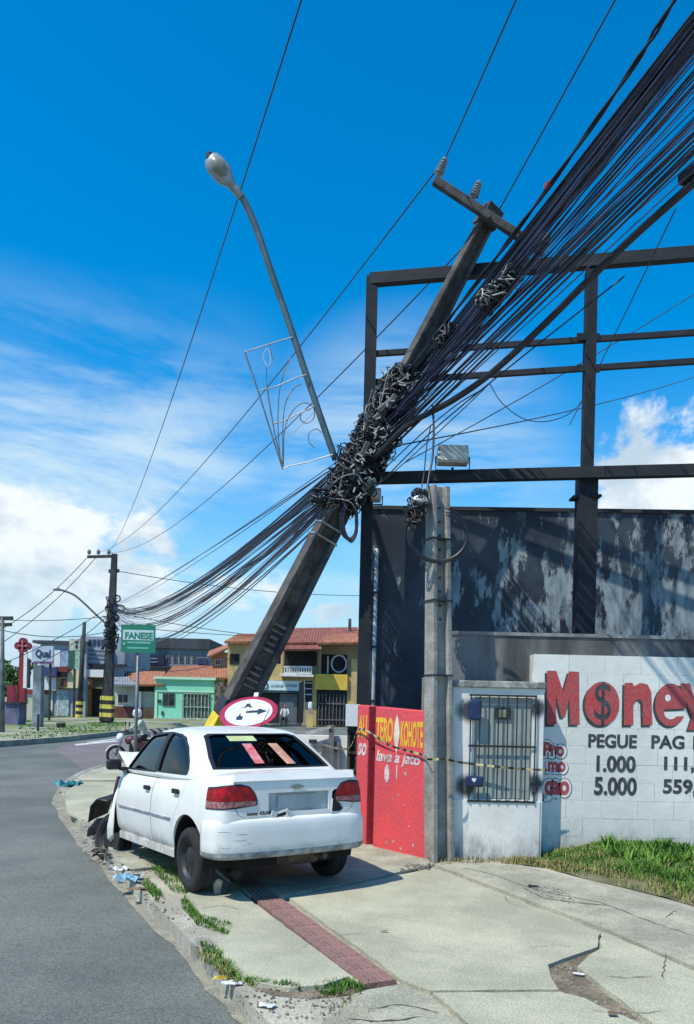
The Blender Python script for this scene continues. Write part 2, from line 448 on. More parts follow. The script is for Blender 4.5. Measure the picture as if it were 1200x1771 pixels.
# ribbed red tactile tiles
m_tact = mat('red_tactile_tile', (0.30,0.165,0.145), 0.88, 0.15, 7, 0.25, col2=(0.20,0.125,0.11), fine=0.3)
ta, tb = G(658,1699.5), G(461,1552)
td = (tb-ta).normalized(); tn = Vector((-td.y, td.x, 0))
tile = MB().box((.002,-.108,-.035), (.248,.108,.0))
for k in range(5): tile.box((.004, -.092+.040*k, -.003), (.246, -.070+.040*k, .0035))
tme = tile.mesh('tactile_tile'); tme.materials.append(m_tact)
tm0 = Matrix((( td.x, -tn.x*-1, 0, ta.x), (td.y, tn.y, 0, ta.y), (0,0,1,0), (0,0,0,1)))
for k in range(15):
    obj('tactile_tile', tme, None, pave, mtx=Matrix.Translation(td*.25*k+Vector((0,0,random.uniform(.001,.004)))) @ Matrix.Translation(ta) @ Matrix.Rotation(math.atan2(td.y, td.x), 4, 'Z'))

# far side of the junction: footway and verge
fv = [Vector((p.x, p.y, 0)) for p in fark]
fv = [Vector((-80,fark[0].y-6,0))]+fv+[Vector((120,fark[-1].y+4,0)), Vector((500,900,0)), Vector((-500,900,0))]
m_verge = mat('far_verge', (0.36,0.35,0.27), 0.95, 0.15, 0.22, 0.3, col2=(0.115,0.17,0.045), fine=0.3)
tag(obj('far_footway', MB().prism([p+Vector((0,0,-.25)) for p in fv], (0,0,.24)), m_verge), kind='structure')
fko = thing('far_kerb', None, None, fark[0]); fko['kind'] = 'structure'
for a, b in zip(fark[:-1], fark[1:]):
    mb = MB().bar(a+Vector((0,0,.05)), b+Vector((0,0,.05)), .3, .22, side=(0,0,1)); obj('kerb_run', mb, m_kerb, fko)

# ================================================================== grass helper
m_grass = mat('grass_blade', (0.15,0.29,0.05), 0.7, 0.3, 2.5, 0, col2=(0.05,0.13,0.02), spec=0.2)
m_drygrass = mat('dry_grass_blade', (0.34,0.30,0.13), 0.8, 0.3, 2.0, 0, col2=(0.20,0.19,0.07), spec=0.2)
def blades(pts, hmin, hmax, w=.006, lean=.5, mb=None):
    mb = mb or MB()
    for p in pts:
        h = random.uniform(hmin, hmax); a = random.uniform(0, 6.283); ln = random.uniform(.1, lean)*h
        d = Vector((math.cos(a), math.sin(a), 0)); s_ = Vector((-d.y, d.x, 0))*w*random.uniform(.7,1.4)
        m1 = p+d*ln*.4+Vector((0,0,h*.6)); t = p+d*ln+Vector((0,0,h))
        mb.add([p-s_, p+s_, m1+s_*.7, m1-s_*.7, t], [(0,1,2,3),(3,2,4)])
    return mb
def scatter(polypx, n, z=0.0, dens=None):
    w = [G(x, y, z) for x, y in polypx]; xs = [p.x for p in w]; ys = [p.y for p in w]; r = []; tries = 0
    while len(r) < n and tries < n*60:
        tries += 1
        x = random.uniform(min(xs), max(xs)); y = random.uniform(min(ys), max(ys)); ins = False; j = len(w)-1
        for i in range(len(w)):
            if (w[i].y > y) != (w[j].y > y) and x < (w[j].x-w[i].x)*(y-w[i].y)/(w[j].y-w[i].y)+w[i].x: ins = not ins
            j = i
        if ins and (dens is None or mnoise.noise(Vector((x, y, 0))*dens)+.12 > random.uniform(-.3,.3)): r.append(Vector((x, y, z)))
    return r

# ================================================================== walls on the right
YB = 8.57                                    # meter housing front
m_grey = mat('raw_concrete_wall', (0.20,0.205,0.20), 0.95, 0.3, 1.6, 0.5, col2=(0.055,0.06,0.062), streak=True, fine=0.3)
gl = P(778,1098,8.98); gr = P(1500,1098,8.98)
gw = thing('concrete_wall', 'bare grey weathered concrete wall rising behind the painted advert', 'wall', (gl.x,8.98,0))
obj('wall_panel', MB().box((gl.x,8.98,-.1), (6.6,9.16,P(1000,1102,8.98).z)), m_grey, gw)
obj('coping', MB().box((gl.x-.01,8.965,P(1000,1102,8.98).z), (6.62,9.175,P(1000,1098,8.98).z+.012)), mat('coping_concrete', (0.30,0.31,0.30), 0.9, 0.25, 4, 0.4), gw)

# white-painted block wall with the advert
def white_paint(name, base, dirt, smudges=(), low=0.0):
    if name in MATS: return MATS[name]
    m = mat(name, base, 0.85, 0.06, 1.3, 0.25, col2=tuple(c*.86 for c in base), fine=0.12)
    t = m.node_tree; b = t.nodes['Principled BSDF']
    src = b.inputs['Base Color'].links[0].from_socket
    ge = N('ShaderNodeNewGeometry', t); s3 = N('ShaderNodeSeparateXYZ', t); t.links.new(ge.outputs['Position'], s3.inputs[0])
    nn = N('ShaderNodeTexNoise', t); nn.inputs['Scale'].default_value = 3.5; nn.inputs['Detail'].default_value = 9; nn.inputs['Roughness'].default_value = .7
    mp = N('ShaderNodeMapping', t); mp.inputs['Scale'].default_value = (1,1,.45); t.links.new(ge.outputs['Position'], mp.inputs[0]); t.links.new(mp.outputs[0], nn.inputs['Vector'])
    # splash-back dirt up from the soil and mould spots
    hgt = M2('SUBTRACT', M2('ADD', M2('MULTIPLY', nn.outputs['Fac'], 1.0), 0.05), M2('MULTIPLY', s3.outputs[2], 0.85), t)
    fac = SMOOTH(M2('ADD', M2('MULTIPLY', nn.outputs['Fac'], 1.15, t), M2('MULTIPLY', s3.outputs[2], -0.75, t), t), 0.12+low, 0.62+low, t)
    for (c, r) in smudges:
        vd = N('ShaderNodeVectorMath', t, operation='DISTANCE'); t.links.new(ge.outputs['Position'], vd.inputs[0]); vd.inputs[1].default_value = c
        q = SMOOTH(M2('ADD', vd.outputs['Value'], M2('MULTIPLY', M2('SUBTRACT', nn.outputs['Fac'], .5, t), -.16, t), t), r, r*.35, t)
        fac = M2('MAXIMUM', fac, M2('MULTIPLY', q, 1.0, t), t)
    mx = N('ShaderNodeMix', t, data_type='RGBA'); t.links.new(fac, mx.inputs['Factor']); t.links.new(src, mx.inputs[6]); mx.inputs[7].default_value = (*dirt, 1)
    t.links.new(mx.outputs[2], b.inputs['Base Color']); return m
YM = 8.80
m_white = white_paint('advert_wall_paint', (0.70,0.72,0.67), (0.26,0.27,0.22), low=.14)
ml = P(922,1133,YM).x; mt = P(922,1131,YM).z
mw = thing('advert_wall', 'whitewashed block wall painted with a red and black money lending advert', 'wall', (ml,YM,0))
obj('wall_core', MB().box((ml+.004,YM+.0035,-.1), (6.5,8.975,mt-.004)), mat('mortar', (0.62,0.64,0.60), 0.95, 0.15, 8, 0.3), mw)
bh = .2015; nb = 0
rows = int((mt+.1)/bh)+1
bme = {}
for r in range(rows):
    z1 = mt-r*bh; z0 = max(-.05, z1-bh)
    off = (r % 2)*.2+random.uniform(-.02,.02)
    x = ml-off
    while x < 5.2:
        xa = max(x, ml); xb = min(x+.395, 5.2)
        if xb-xa > .04:
            dy = random.uniform(-.0015,.0015)
            obj('block', MB().box((xa+.0012,YM+dy,z0+.0012), (xb-.0012,YM+.05,z1-.0012)), m_white, mw, bevel=.001)
        x += .40
m_redp = mat('red_sign_paint', (0.50,0.055,0.06), 0.7, 0.15, 7, 0.1, col2=(0.40,0.085,0.085), fine=0.4)
m_blkp = mat('black_sign_paint', (0.022,0.032,0.034), 0.7, 0.2, 9, 0.1, col2=(0.06,0.075,0.075), fine=0.3)
m_wht = mat('white_sign_paint', (0.72,0.75,0.73), 0.7, 0.08, 6, 0.05)
def wpos(px, py, dy=.004): return P(px, py, YM-.0012-dy*.45)
def mtext(s, x0, y0, x1, y1, m, dy, off=0.02, name='lettering'):
    a = wpos(x0, y1, dy); b = wpos(x1, y0, dy)
    k = YM/F
    return lettering(name, s, .4, a, m, mw, offset=off, fit=((x1-x0)*k, (y1-y0)*k))
def flat(poly, m, dy, name='paint_shape', parent=None):
    return obj(name, MB().add([wpos(x, y, dy) for x, y in poly], [tuple(range(len(poly)))]), m, parent or mw)
# drop shadow of the painted letters first, then the red
for (m, dy, ox, oy) in ((m_blkp, .004, -4, 4), (m_redp, .007, 0, 0)):
    flat([(946+ox,1160+oy),(962+ox,1160+oy),(974+ox,1196+oy),(984+ox,1161+oy),(1001+ox,1162+oy),(1002+ox,1253+oy),(986+ox,1253+oy),(985+ox,1204+oy),(977+ox,1240+oy),(971+ox,1240+oy),(961+ox,1200+oy),(962+ox,1253+oy),(946+ox,1253+oy)], m, dy, 'letter')
    obj('letter', MB().add(disc(wpos(1041+ox,1217+oy,dy), 30*YM/F, 38*YM/F), [tuple(range(28))]), m, mw)
    flat([(1080+ox,1181+oy),(1094+ox,1181+oy),(1096+ox,1187+oy),(1108+ox,1181+oy),(1120+ox,1184+oy),(1126+ox,1196+oy),(1128+ox,1254+oy),(1112+ox,1254+oy),(1111+ox,1214+oy),(1106+ox,1209+oy),(1100+ox,1211+oy),(1095+ox,1220+oy),(1095+ox,1254+oy),(1079+ox,1254+oy)], m, dy, 'letter')
    # e: ring with a bar and an opening
    e = []
    cxe, cye = 1160+ox, 1219+oy
    for k in range(0, 29): a = R(-12+k*11.9); e.append((cxe+27*math.cos(a), cye-37*math.sin(a)))
    e = [(cxe+27*math.cos(R(t_)), cye-37*math.sin(R(t_))) for t_ in range(-8, 330, 12)]
    inn = [(cxe+12*math.cos(R(t_)), cye-13*math.sin(R(t_))+12) for t_ in range(322, 178, -16)]
    flat(e+inn+[(cxe-12, cye+8),(cxe+27, cye+6)], m, dy, 'letter')
    flat([(1176+ox,1182+oy),(1193+ox,1182+oy),(1204+ox,1216+oy),(1214+ox,1182+oy),(1232+ox,1182+oy),(1206+ox,1262+oy),(1190+ox,1262+oy),(1197+ox,1240+oy)], m, dy, 'letter')
obj('letter_eye', MB().add(disc(wpos(1155,1207,.009), 5*YM/F, 6*YM/F, 14), [tuple(range(14))]), m_wht, mw)
mtext('$', 1027, 1179, 1056, 1255, m_blkp, .010, .0)
mtext('PEGUE', 1017, 1269, 1101, 1293, m_blkp, .005, .014)
mtext('PAG 10x', 1126, 1271, 1242, 1295, m_blkp, .005, .014)
mtext('1.000', 1031, 1306, 1099, 1335, m_blkp, .005, .014)
mtext('111,90', 1148, 1308, 1236, 1336, m_blkp, .005, .014)
mtext('5.000', 1027, 1343, 1101, 1375, m_blkp, .005, .014)
mtext('559,50', 1146, 1347, 1240, 1377, m_blkp, .005, .014)
for (s, x0, y0, x1, y1) in (('Pro', 939,1283,976,1308), ('mo', 947,1317,978,1335), ('\u00e7ao', 941,1350,984,1382)):
    for (m, dy, o_) in ((m_blkp, .004, .075), (m_wht, .006, .06), (m_redp, .008, .018)):
        g_ = {.075: 5.0, .06: 3.8, .018: 0}[o_]
        mtext(s, x0-g_, y0-g_, x1+g_, y1+g_, m, dy, o_)

# meter housing with grille
x0, x1 = P(781,1300,YB).x, P(939,1300,YB).x; zt = P(860,1190,YB).z
k = YB/F
gx0, gx1 = P(812,1290,YB).x, P(924,1290,YB).x; gz0, gz1 = P(868,1386,YB).z, P(868,1203,YB).z
sm = [((gx0-.03,YB,P(812,1230,YB).z),.16), ((gx0-.03,YB,P(812,1360,YB).z),.16), ((gx1+.02,YB,P(925,1225,YB).z),.15), ((gx1+.02,YB,P(925,1357,YB).z),.17)]
m_house = white_paint('meter_housing_paint', (0.74,0.75,0.70), (0.055,0.065,0.075), smudges=sm, low=.22)
hb = thing('meter_housing', 'whitewashed masonry meter housing with barred grille beside concrete pole', 'meter housing', ((x0+x1)/2,YB,0))
body = MB().box((x0,YB,-.06), (x1,8.79,zt)).mesh('wall')
cut = MB().box((gx0+.05,YB-.1,gz0+.02), (gx1-.03,YB+.05,gz1-.02)).mesh('c')
obj('wall', boolop(body, cut, 'DIFFERENCE'), m_house, hb)
obj('cap', MB().box((x0-.015,YB-.03,zt), (x1+.012,8.795,zt+.075)), mat('cap_concrete', (0.42,0.43,0.40), 0.9, 0.3, 5, 0.5, col2=(0.16,0.17,0.16)), hb, bevel=.01)
obj('plinth_render', MB().box((x0+.02,YB-.012,-.06), (x1-.02,YB,.62)), m_house, hb, bevel=.008)
m_panel = mat('grey_metal_door', (0.30,0.345,0.32), 0.6, 0.1, 3, 0.05)
pw = (gx1-gx0-.08)/4
for q in range(4):
    obj('door_leaf', MB().box((gx0+.055+q*pw,YB+.03,gz0+.03), (gx0+.051+(q+1)*pw,YB+.045,gz1-.03)), m_panel, hb, bevel=.004)
wx, wz = P(870,1234,YB).x, P(870,1234,YB).z
obj('meter_window', MB().box((wx-.085,YB+.012,wz-.065), (wx+.085,YB+.029,wz+.065)), mat('window_frame_dark', (0.03,0.04,0.045), 0.5), hb)
obj('meter_glass', MB().box((wx-.055,YB+.006,wz-.042), (wx+.035,YB+.011,wz+.042)), mat('meter_face', (0.30,0.29,0.19), 0.4, 0.2, 14), hb)
m_bar = mat('black_painted_iron', (0.02,0.026,0.03), 0.55, 0.2, 10, 0.1)
for q in range(8):
    xx = gx0+(gx1-gx0)*q/7
    obj('bar', MB().bar((xx,YB-.03,gz0),(xx,YB-.03,gz1),.013,.013), m_bar, hb)
for zz in (gz0, gz0+(gz1-gz0)*.52, gz1):
    obj('cross_bar', MB().bar((gx0-.015,YB-.018,zz),(gx1+.015,YB-.018,zz),.022,.008), m_bar, hb)
for zz in (gz0+.1, gz1-.1):
    for xx in (gx0, gx1): obj('anchor', MB().bar((xx,YB-.03,zz),(xx,YB+.01,zz),.03,.03), m_bar, hb)
m_blue = mat('blue_plastic', (0.015,0.032,0.11), 0.45, 0.2, 9, 0.1)
bz = P(820,1226,YB); mbx = MB().box((bz.x-.07,YB-.085,bz.z-.12),(bz.x+.07,YB-.037,bz.z+.10))
tag(obj('padlock_cover', mbx, m_blue, bevel=.03), 'tall blue cover at the upper left corner of the grille', 'cover')
bz = P(819,1351,YB); lb = MB().box((bz.x-.095,YB-.085,bz.z-.055),(bz.x+.095,YB-.037,bz.z+.06))
lk = thing('padlock_box', 'blue lock box with pale heart mark low on the grille', 'lock', (bz.x,YB-.06,bz.z))
obj('case', lb, m_blue, lk, bevel=.02)
obj('mark', MB().add([(bz.x+dx*.028-.01,YB-.0862,bz.z+.02+dz*.026) for dx, dz in ((0,-1),(.9,.1),(.7,.8),(.3,.9),(0,.5),(-.3,.9),(-.7,.8),(-.9,.1))], [tuple(range(8))]), m_wht, lk)

# red painted wall running back from the meter pole
ra, rb = G(742,1484), G(613,1452)
rx = (rb-ra); RL = rx.length; rx.normalize(); ry = Vector((-rx.y, rx.x, 0))
if ry.y < 0: ry = -ry
# local frame: x along the wall towards the street corner, y into the wall, z up
RM = Matrix(((rx.x, ry.x, 0, ra.x), (rx.y, ry.y, 0, ra.y), (0,0,1,0), (0,0,0,1)))
def rmb(lo, hi): 
    m_ = MB().box(lo, hi); m_.v = [RM @ v for v in m_.v]; return m_
m_red = mat('red_wall_paint', (0.76,0.075,0.085), 0.75, 0.1, 3.0, 0.35, col2=(0.62,0.075,0.095), fine=0.22)
rw = thing('red_wall', 'bright red painted wall with yellow lettering beside the white car', 'wall', ra.lerp(rb,.5))
rt0, rt1 = P(737,1231,ra.y).z, P(622,1219,rb.y).z
def rtop(x): return rt0+(rt1-rt0)*x/RL
s0, s1 = RL*.735, RL*.835
for (a_, b_) in ((0.0, s0), (s1, RL)):
    mb = MB().prism([RM @ Vector(p) for p in ((a_,0,-.1),(b_,0,-.1),(b_,0,rtop(b_)),(a_,0,rtop(a_)))], ry*.14)
    obj('wall_panel', mb, m_red, rw, bevel=.01)
obj('recessed_strip', rmb((s0+.002,.075,-.1),(s1-.002,.15,rtop(s0)-.006)), mat('dark_red_strip', (0.17,0.012,0.02), 0.6, 0.2, 6), rw)  # dark red strip set back between the two wall sections
m_yel = mat('yellow_sign_paint', (0.80,0.48,0.03), 0.7, 0.1, 6, 0.1)
def rtext(s, x0, x1, z0, z1, m, off=.02, dy=.004, shear=0, name='lettering'):
    o3 = RM @ Vector((x1, -dy, z0))
    return lettering(name, s, .3, o3, m, rw, xdir=-rx, offset=off, fit=(x1-x0, z1-z0), shear=shear)
h_ = rt0
band = lambda f: rtop(.5)*f
rtext('KOHOTE', .135, .50, rt0-.40, rt0-.11, m_yel, .010)
rtext('TERO', .63, s0-.015, rtop(.9)-.40, rtop(.9)-.12, m_yel, .010)
rtext('AU', s1+.02, RL-.03, rtop(RL)-.39, rtop(RL)-.12, m_yel, .010)
m_cream = mat('cream_sign_paint', (0.78,0.66,0.52), 0.7, 0.12, 8, 0.1)
c3 = RM @ Vector((.565,-.006,h_-.25))
obj('emblem', MB().add(disc(c3, .05, .145, 20, xd=rx), [tuple(range(20))]), m_cream, rw)
obj('emblem_spike', MB().add([RM @ Vector(p) for p in ((.605,-.0045,h_-.15),(.525,-.0045,h_-.15),(.565,-.0045,h_-.04))], [(0,1,2)]), m_cream, rw)
obj('emblem_spike', MB().add([RM @ Vector(p) for p in ((.605,-.0045,h_-.34),(.525,-.0045,h_-.34),(.565,-.0045,h_-.50))], [(0,1,2)]), m_cream, rw)
m_pink = mat('faded_white_paint', (0.76,0.62,0.60), 0.75, 0.2, 9, 0.1)
rtext('lava a jato', .17, s0-.03, rt0-.63, rt0-.46, m_pink, .008, shear=.25)
rtext('so', s1+.02, RL-.03, rt1-.60, rt1-.45, m_pink, .008, shear=.25)
for (x_, w_, z_, h2) in ((.72,.045,.50,.11),(.55,.012,.52,.09)):
    c3 = RM @ Vector((x_,-.005,h_*z_+.06))
    obj('paint_drip', MB().add(disc(c3, w_, h2, 9, xd=rx), [tuple(range(9))]), m_pink, rw)
# chipped plaster patches along the foot and edges
m_chip = mat('chipped_plaster', (0.62,0.45,0.42), 0.9, 0.25, 12, 0.3)
for q in range(9):
    x_ = random.uniform(.04, RL-.04)
    if s0-.04 < x_ < s1+.04: continue
    z_ = random.choice((random.uniform(.02,.12), random.uniform(.1,h_*.62)))
    n_ = 7; rr = random.uniform(.008,.026)
    pts_ = [RM @ Vector((x_+rr*random.uniform(.5,1.3)*math.cos(6.283*i_/n_), -.003, z_+rr*random.uniform(.5,1.6)*math.sin(6.283*i_/n_))) for i_ in range(n_)]
    obj('chip', MB().add(pts_, [tuple(range(n_))]), m_chip, rw)

# tall dark wall of the building behind
def peeling(name):
    m = bpy.data.materials.new(name); m.use_nodes = True; t = m.node_tree; b = t.nodes['Principled BSDF']
    b.inputs['Roughness'].default_value = .55
    ge = N('ShaderNodeNewGeometry', t)
    def nz(scale, sc, detail=9, rough=.65, loc=(0,0,0)):
        mp = N('ShaderNodeMapping', t); mp.inputs['Scale'].default_value = sc; mp.inputs['Location'].default_value = loc; t.links.new(ge.outputs['Position'], mp.inputs[0])
        n = N('ShaderNodeTexNoise', t); n.inputs['Scale'].default_value = scale; n.inputs['Detail'].default_value = detail; n.inputs['Roughness'].default_value = rough
        t.links.new(mp.outputs[0], n.inputs['Vector']); return n.outputs['Fac']
    s3 = N('ShaderNodeSeparateXYZ', t); t.links.new(ge.outputs['Position'], s3.inputs[0])
    base = N('ShaderNodeMix', t, data_type='RGBA'); t.links.new(SMOOTH(nz(1.1,(1,1,.8)), .38,.62,t), base.inputs['Factor'])
    base.inputs[6].default_value = (.008,.013,.022,1); base.inputs[7].default_value = (.034,.050,.068,1)
    big = nz(.9,(1,1,.55),3,.5,(3.3,0,1.2)); fl = nz(3.4,(1.25,1,.42),10,.72,(1.7,0,0))
    fac = M2('ADD', M2('MULTIPLY', fl, .75, t), M2('MULTIPLY', big, .42, t), t)
    fac = M2('ADD', fac, M2('MULTIPLY', SMOOTH(s3.outputs[0], 1.6, 3.4, t), .055, t), t)
    edge = SMOOTH(fac, .645, .685, t)
    pale = N('ShaderNodeMix', t, data_type='RGBA'); t.links.new(SMOOTH(nz(6,(1,1,.3)), .35,.65,t), pale.inputs['Factor'])
    pale.inputs[6].default_value = (.09,.125,.15,1); pale.inputs[7].default_value = (.28,.34,.36,1)
    mx = N('ShaderNodeMix', t, data_type='RGBA'); t.links.new(edge, mx.inputs['Factor']); t.links.new(base.outputs[2], mx.inputs[6]); t.links.new(pale.outputs[2], mx.inputs[7])
    t.links.new(mx.outputs[2], b.inputs['Base Color'])
    bp = N('ShaderNodeBump', t); bp.inputs['Strength'].default_value = .6; bp.inputs['Distance'].default_value = .02; bp.invert = True
    t.links.new(M2('ADD', edge, M2('MULTIPLY', nz(14,(1,1,1)), .35, t), t), bp.inputs['Height']); t.links.new(bp.outputs[0], b.inputs['Normal'])
    t.links.new(SMOOTH(edge, 0, 1, t, .5, .9), b.inputs['Roughness'])
    return m
m_peel = peeling('peeling_dark_blue_paint')
YT = 11.0
tl = P(634,1000,YT); ttop = P(640,881,YT).z
tw = thing('peeling_wall', 'tall dark blue building wall with flaking paint behind the billboard frame', 'wall', (tl.x,YT,0))
yaw = -0.035
TM = Matrix.Translation(Vector((tl.x,YT,0))) @ Matrix.Rotation(yaw,4,'Z')
def tmb(lo, hi):
    m_ = MB().box(lo, hi); m_.v = [TM @ v for v in m_.v]; return m_
obj('wall_panel', tmb((0,0,-.1),(7.5,.25,ttop)), m_peel, tw)
obj('return_wall', tmb((0,.251,-.1),(.25,9,ttop-.003)), m_peel, tw)
obj('parapet_edge', tmb((-.02,-.03,ttop),(7.5,.28,ttop+.05)), mat('dark_parapet', (.03,.038,.045), .8, .2, 5), tw)
m_conduit = mat('grey_pvc', (0.42,0.46,0.47), 0.5, 0.1, 5, 0.05)
cd = thing('wall_conduit', 'pale grey conduit pipe strapped to the dark wall corner', 'pipe', (tl.x+.1,YT-.05,0))
cx_ = P(648,1100,YT-.06)
obj('pipe', MB().tube([(cx_.x,YT-.06,.1),(cx_.x,YT-.06,P(648,950,YT).z)], .027, 8), m_conduit, cd, smooth=True)
for q in range(4): obj('strap', MB().box((cx_.x-.04,YT-.095,.9+q*.75),(cx_.x+.04,YT-.022,.93+q*.75)), m_bar, cd)

# ================================================================== billboard frame
m_steel = mat('dark_billboard_steel', (0.011,0.017,0.025), 0.7, 0.3, 5, 0.15, col2=(0.022,0.026,0.030), spec=.25)
bbf = thing('billboard_frame', 'empty black steel billboard frame standing above the walls', 'billboard', P(628,1400,10.4))
def BP(px, py):
    """point on the slanting billboard plane (nearer to the right)"""
    a, b = px-CX, CY-py; u = (a*ct-b*st)/F
    y = 10.42/(1+0.205*u); return P(px, py, y)
def col(px, py0, py1, w, name='post', z0=None):
    a = BP(px, py1); y = a.y; b = Vector((a.x, a.y, BP(px, py0).z)); 
    a.z = 0.0 if z0 is None else z0
    return obj(name, MB().bar(a, b, w, w), m_steel, bbf, bevel=.006)
lp = BP(634,900)
obj('post', MB().bar((lp.x,lp.y,0),(lp.x,lp.y,BP(634,482).z),.15,.15,side=(1,0,0)), m_steel, bbf)
rp = BP(1013,900); rz = BP(1013,826).z
obj('post', MB().bar((rp.x,rp.y,0),(rp.x,rp.y,rz),.23,.2,side=(1,0,0)), m_steel, bbf)
obj('upper_post', MB().bar((rp.x,rp.y,rz+.08),(rp.x,rp.y,BP(1017,470).z),.13,.13,side=(1,0,0)), m_steel, bbf)
rp2 = BP(1390,900)
obj('post', MB().bar((rp2.x,rp2.y,0),(rp2.x,rp2.y,BP(1390,430).z),.15,.15,side=(1,0,0)), m_steel, bbf)
def beam(pa, pb, w, d, off=0, name='beam'):
    a, b = BP(*pa), BP(*pb); a.y += off; b.y += off
    return obj(name, MB().bar(a, b, w, d, side=(0,0,1)), m_steel, bbf)
beam((640,486),(1400,424),.145,.12,-.02,'top_beam')
beam((644,833),(1400,815),.135,.12,-.15,'middle_beam')
beam((648,612),(1400,562),.065,.06,.0,'rail')
beam((648,661),(1400,612),.065,.06,.0,'rail')
beam((648,694),(700,691),.05,.05,.0,'stub_rail')
for (px, py) in ((996,862),(1028,860)): 
    q = BP(px, py); obj('bracket', MB().box((q.x-.06,q.y-.1,q.z-.015),(q.x+.06,q.y+.1,q.z+.015)), m_steel, bbf)
for (px, py) in ((1015,586),(1015,640)):
    q = BP(px, py); obj('clamp', MB().box((q.x-.14,q.y-.07,q.z-.045),(q.x+.14,q.y-.034,q.z+.04)), m_steel, bbf)
# floodlights bolted to the middle beam
def flood(px, py, w, h, label, tilt=R(-12), y=9.9):
    c = P(px, py, y); f = thing('floodlight', label, 'floodlight', c, 'billboard floodlights', mtx=Matrix.Translation(c) @ Matrix.Rotation(tilt,4,'X'))
    m_al = mat('painted_aluminium', (0.50,0.52,0.50), 0.45, 0.12, 6, 0.05, metal=0.3)
    mb = MB(); z = h/2
    prof = [(-.06,-z),(-.06,z),(.10,z*.75),(.16,z*.2),(.16,-z*.4),(.10,-z*.8)]
    mb.prism([(-w/2, p[0], p[1]) for p in prof], (w,0,0)); obj('housing', mb, m_al, f, local=True, bevel=.012)
    obj('glass', MB().box((-w/2+.02,-.075,-z+.02),(w/2-.02,-.061,z-.02)), mat('frosted_glass', (0.55,0.58,0.50), 0.25, 0.1, 3, 0), f, local=True)
    yk = MB().tube([(-w/2-.02,.03,0),(-w/2-.02,.03,-h*.78),(w/2+.02,.03,-h*.78),(w/2+.02,.03,0)], .011, 6)
    obj('yoke', yk, m_steel, f, local=True)
    return f
fl1 = flood(783,788,.38,.24,'large pale floodlight standing on the billboard middle beam')
fl2 = flood(650,856,.13,.15,'small grey floodlight hung under the beam near the leaning pole', y=10.25)
q = P(783,806,9.9); obj('mounting_arm', MB().bar((q.x,q.y+.03,q.z-.02),(q.x+.05,q.y+.28,BP(783,828).z),.03,.03), m_steel, fl1)
# ================================================================== leaning pole
random.seed(11)
def PX(y): return 420+.517*(1200-y)
pb_, pt_ = P(PX(1432),1432,10.15), P(848,370,9.9)
pax = (pt_-pb_); PLEN = pax.length; pax.normalize()
pb0 = pb_-pax*.5
psd = Vector((0,1,0)); psd = (Vector((1,0,0))-pax*pax.x).normalized()       # across the pole in the picture plane
pfw = pax.cross(psd).normalized()
if pfw.y < 0: pfw = -pfw
an = R(27); side = (psd*math.cos(an)+pfw*math.sin(an)).normalized(); front = pax.cross(side).normalized()
if front.y > 0: front = -front
def PA(y):  # point on the pole's axis seen at picture row y
    t = (1432-y)/(1432-370.0)
    # perspective-correct parameter
    y0, y1 = pb_.y, pt_.y; tt = t*y0/(y1+(y0-y1)*t) if abs(y1-y0) > 1e-6 else t
    return pb_.lerp(pt_, t)
lpole = thing('utility_pole', 'dark concrete utility pole leaning hard over the crashed white car', 'utility pole', pb_)
m_pole = mat('weathered_pole_concrete', (0.125,0.115,0.10), 0.92, 0.25, 2.6, 0.5, col2=(0.035,0.033,0.033), fine=0.35)
def ipoly(w, d):
    f = w*.22; r = d*.36
    return [(-w/2,-d/2),(-w/2+f,-d/2),(-w/2+f*1.15,-d/2+r),(w/2-f*1.15,-d/2+r),(w/2-f,-d/2),(w/2,-d/2),(w/2,d/2),(w/2-f,d/2),(w/2-f*1.15,d/2-r),(-w/2+f*1.15,d/2-r),(-w/2+f,d/2),(-w/2,d/2)]
def iloft(a, b, wa, da, wb, db, sd, fr):
    mb = MB(); n = 12
    vs = [a+sd*s_-fr*t_ for s_, t_ in ipoly(wa, da)]+[b+sd*s_-fr*t_ for s_, t_ in ipoly(wb, db)]
    fs = [tuple(range(n-1,-1,-1)), tuple(range(n,2*n))]+[(i,(i+1)%n,(i+1)%n+n,i+n) for i in range(n)]
    return mb.add(vs, fs)
def pw_(y): return .20+(.43-.20)*(y-370)/(1432-370)
obj('shaft', iloft(pb0, pt_, .44, .30, .19, .15, side, front), m_pole, lpole, bevel=.012)
# painted hazard collar at the foot and dark band above it
m_yb = mat('yellow_pole_paint', (0.74,0.55,0.02), 0.6, 0.12, 6, 0.15)
obj('yellow_band', MB().bar(PA(1290), PA(1240), (.43,.42), (.31,.30), side=side), m_yb, lpole, bevel=.01)
obj('black_band', MB().bar(PA(1239), PA(1212), (.418,.412), (.30,.295), side=side), mat('black_pole_paint', (0.02,0.024,0.03), 0.6, 0.2, 6, 0.1), lpole, bevel=.01)
obj('black_band', MB().bar(PA(1340), PA(1291), (.44,.432), (.315,.31), side=side), mat('black_pole_paint', (0.02,0.024,0.03)), lpole, bevel=.01)
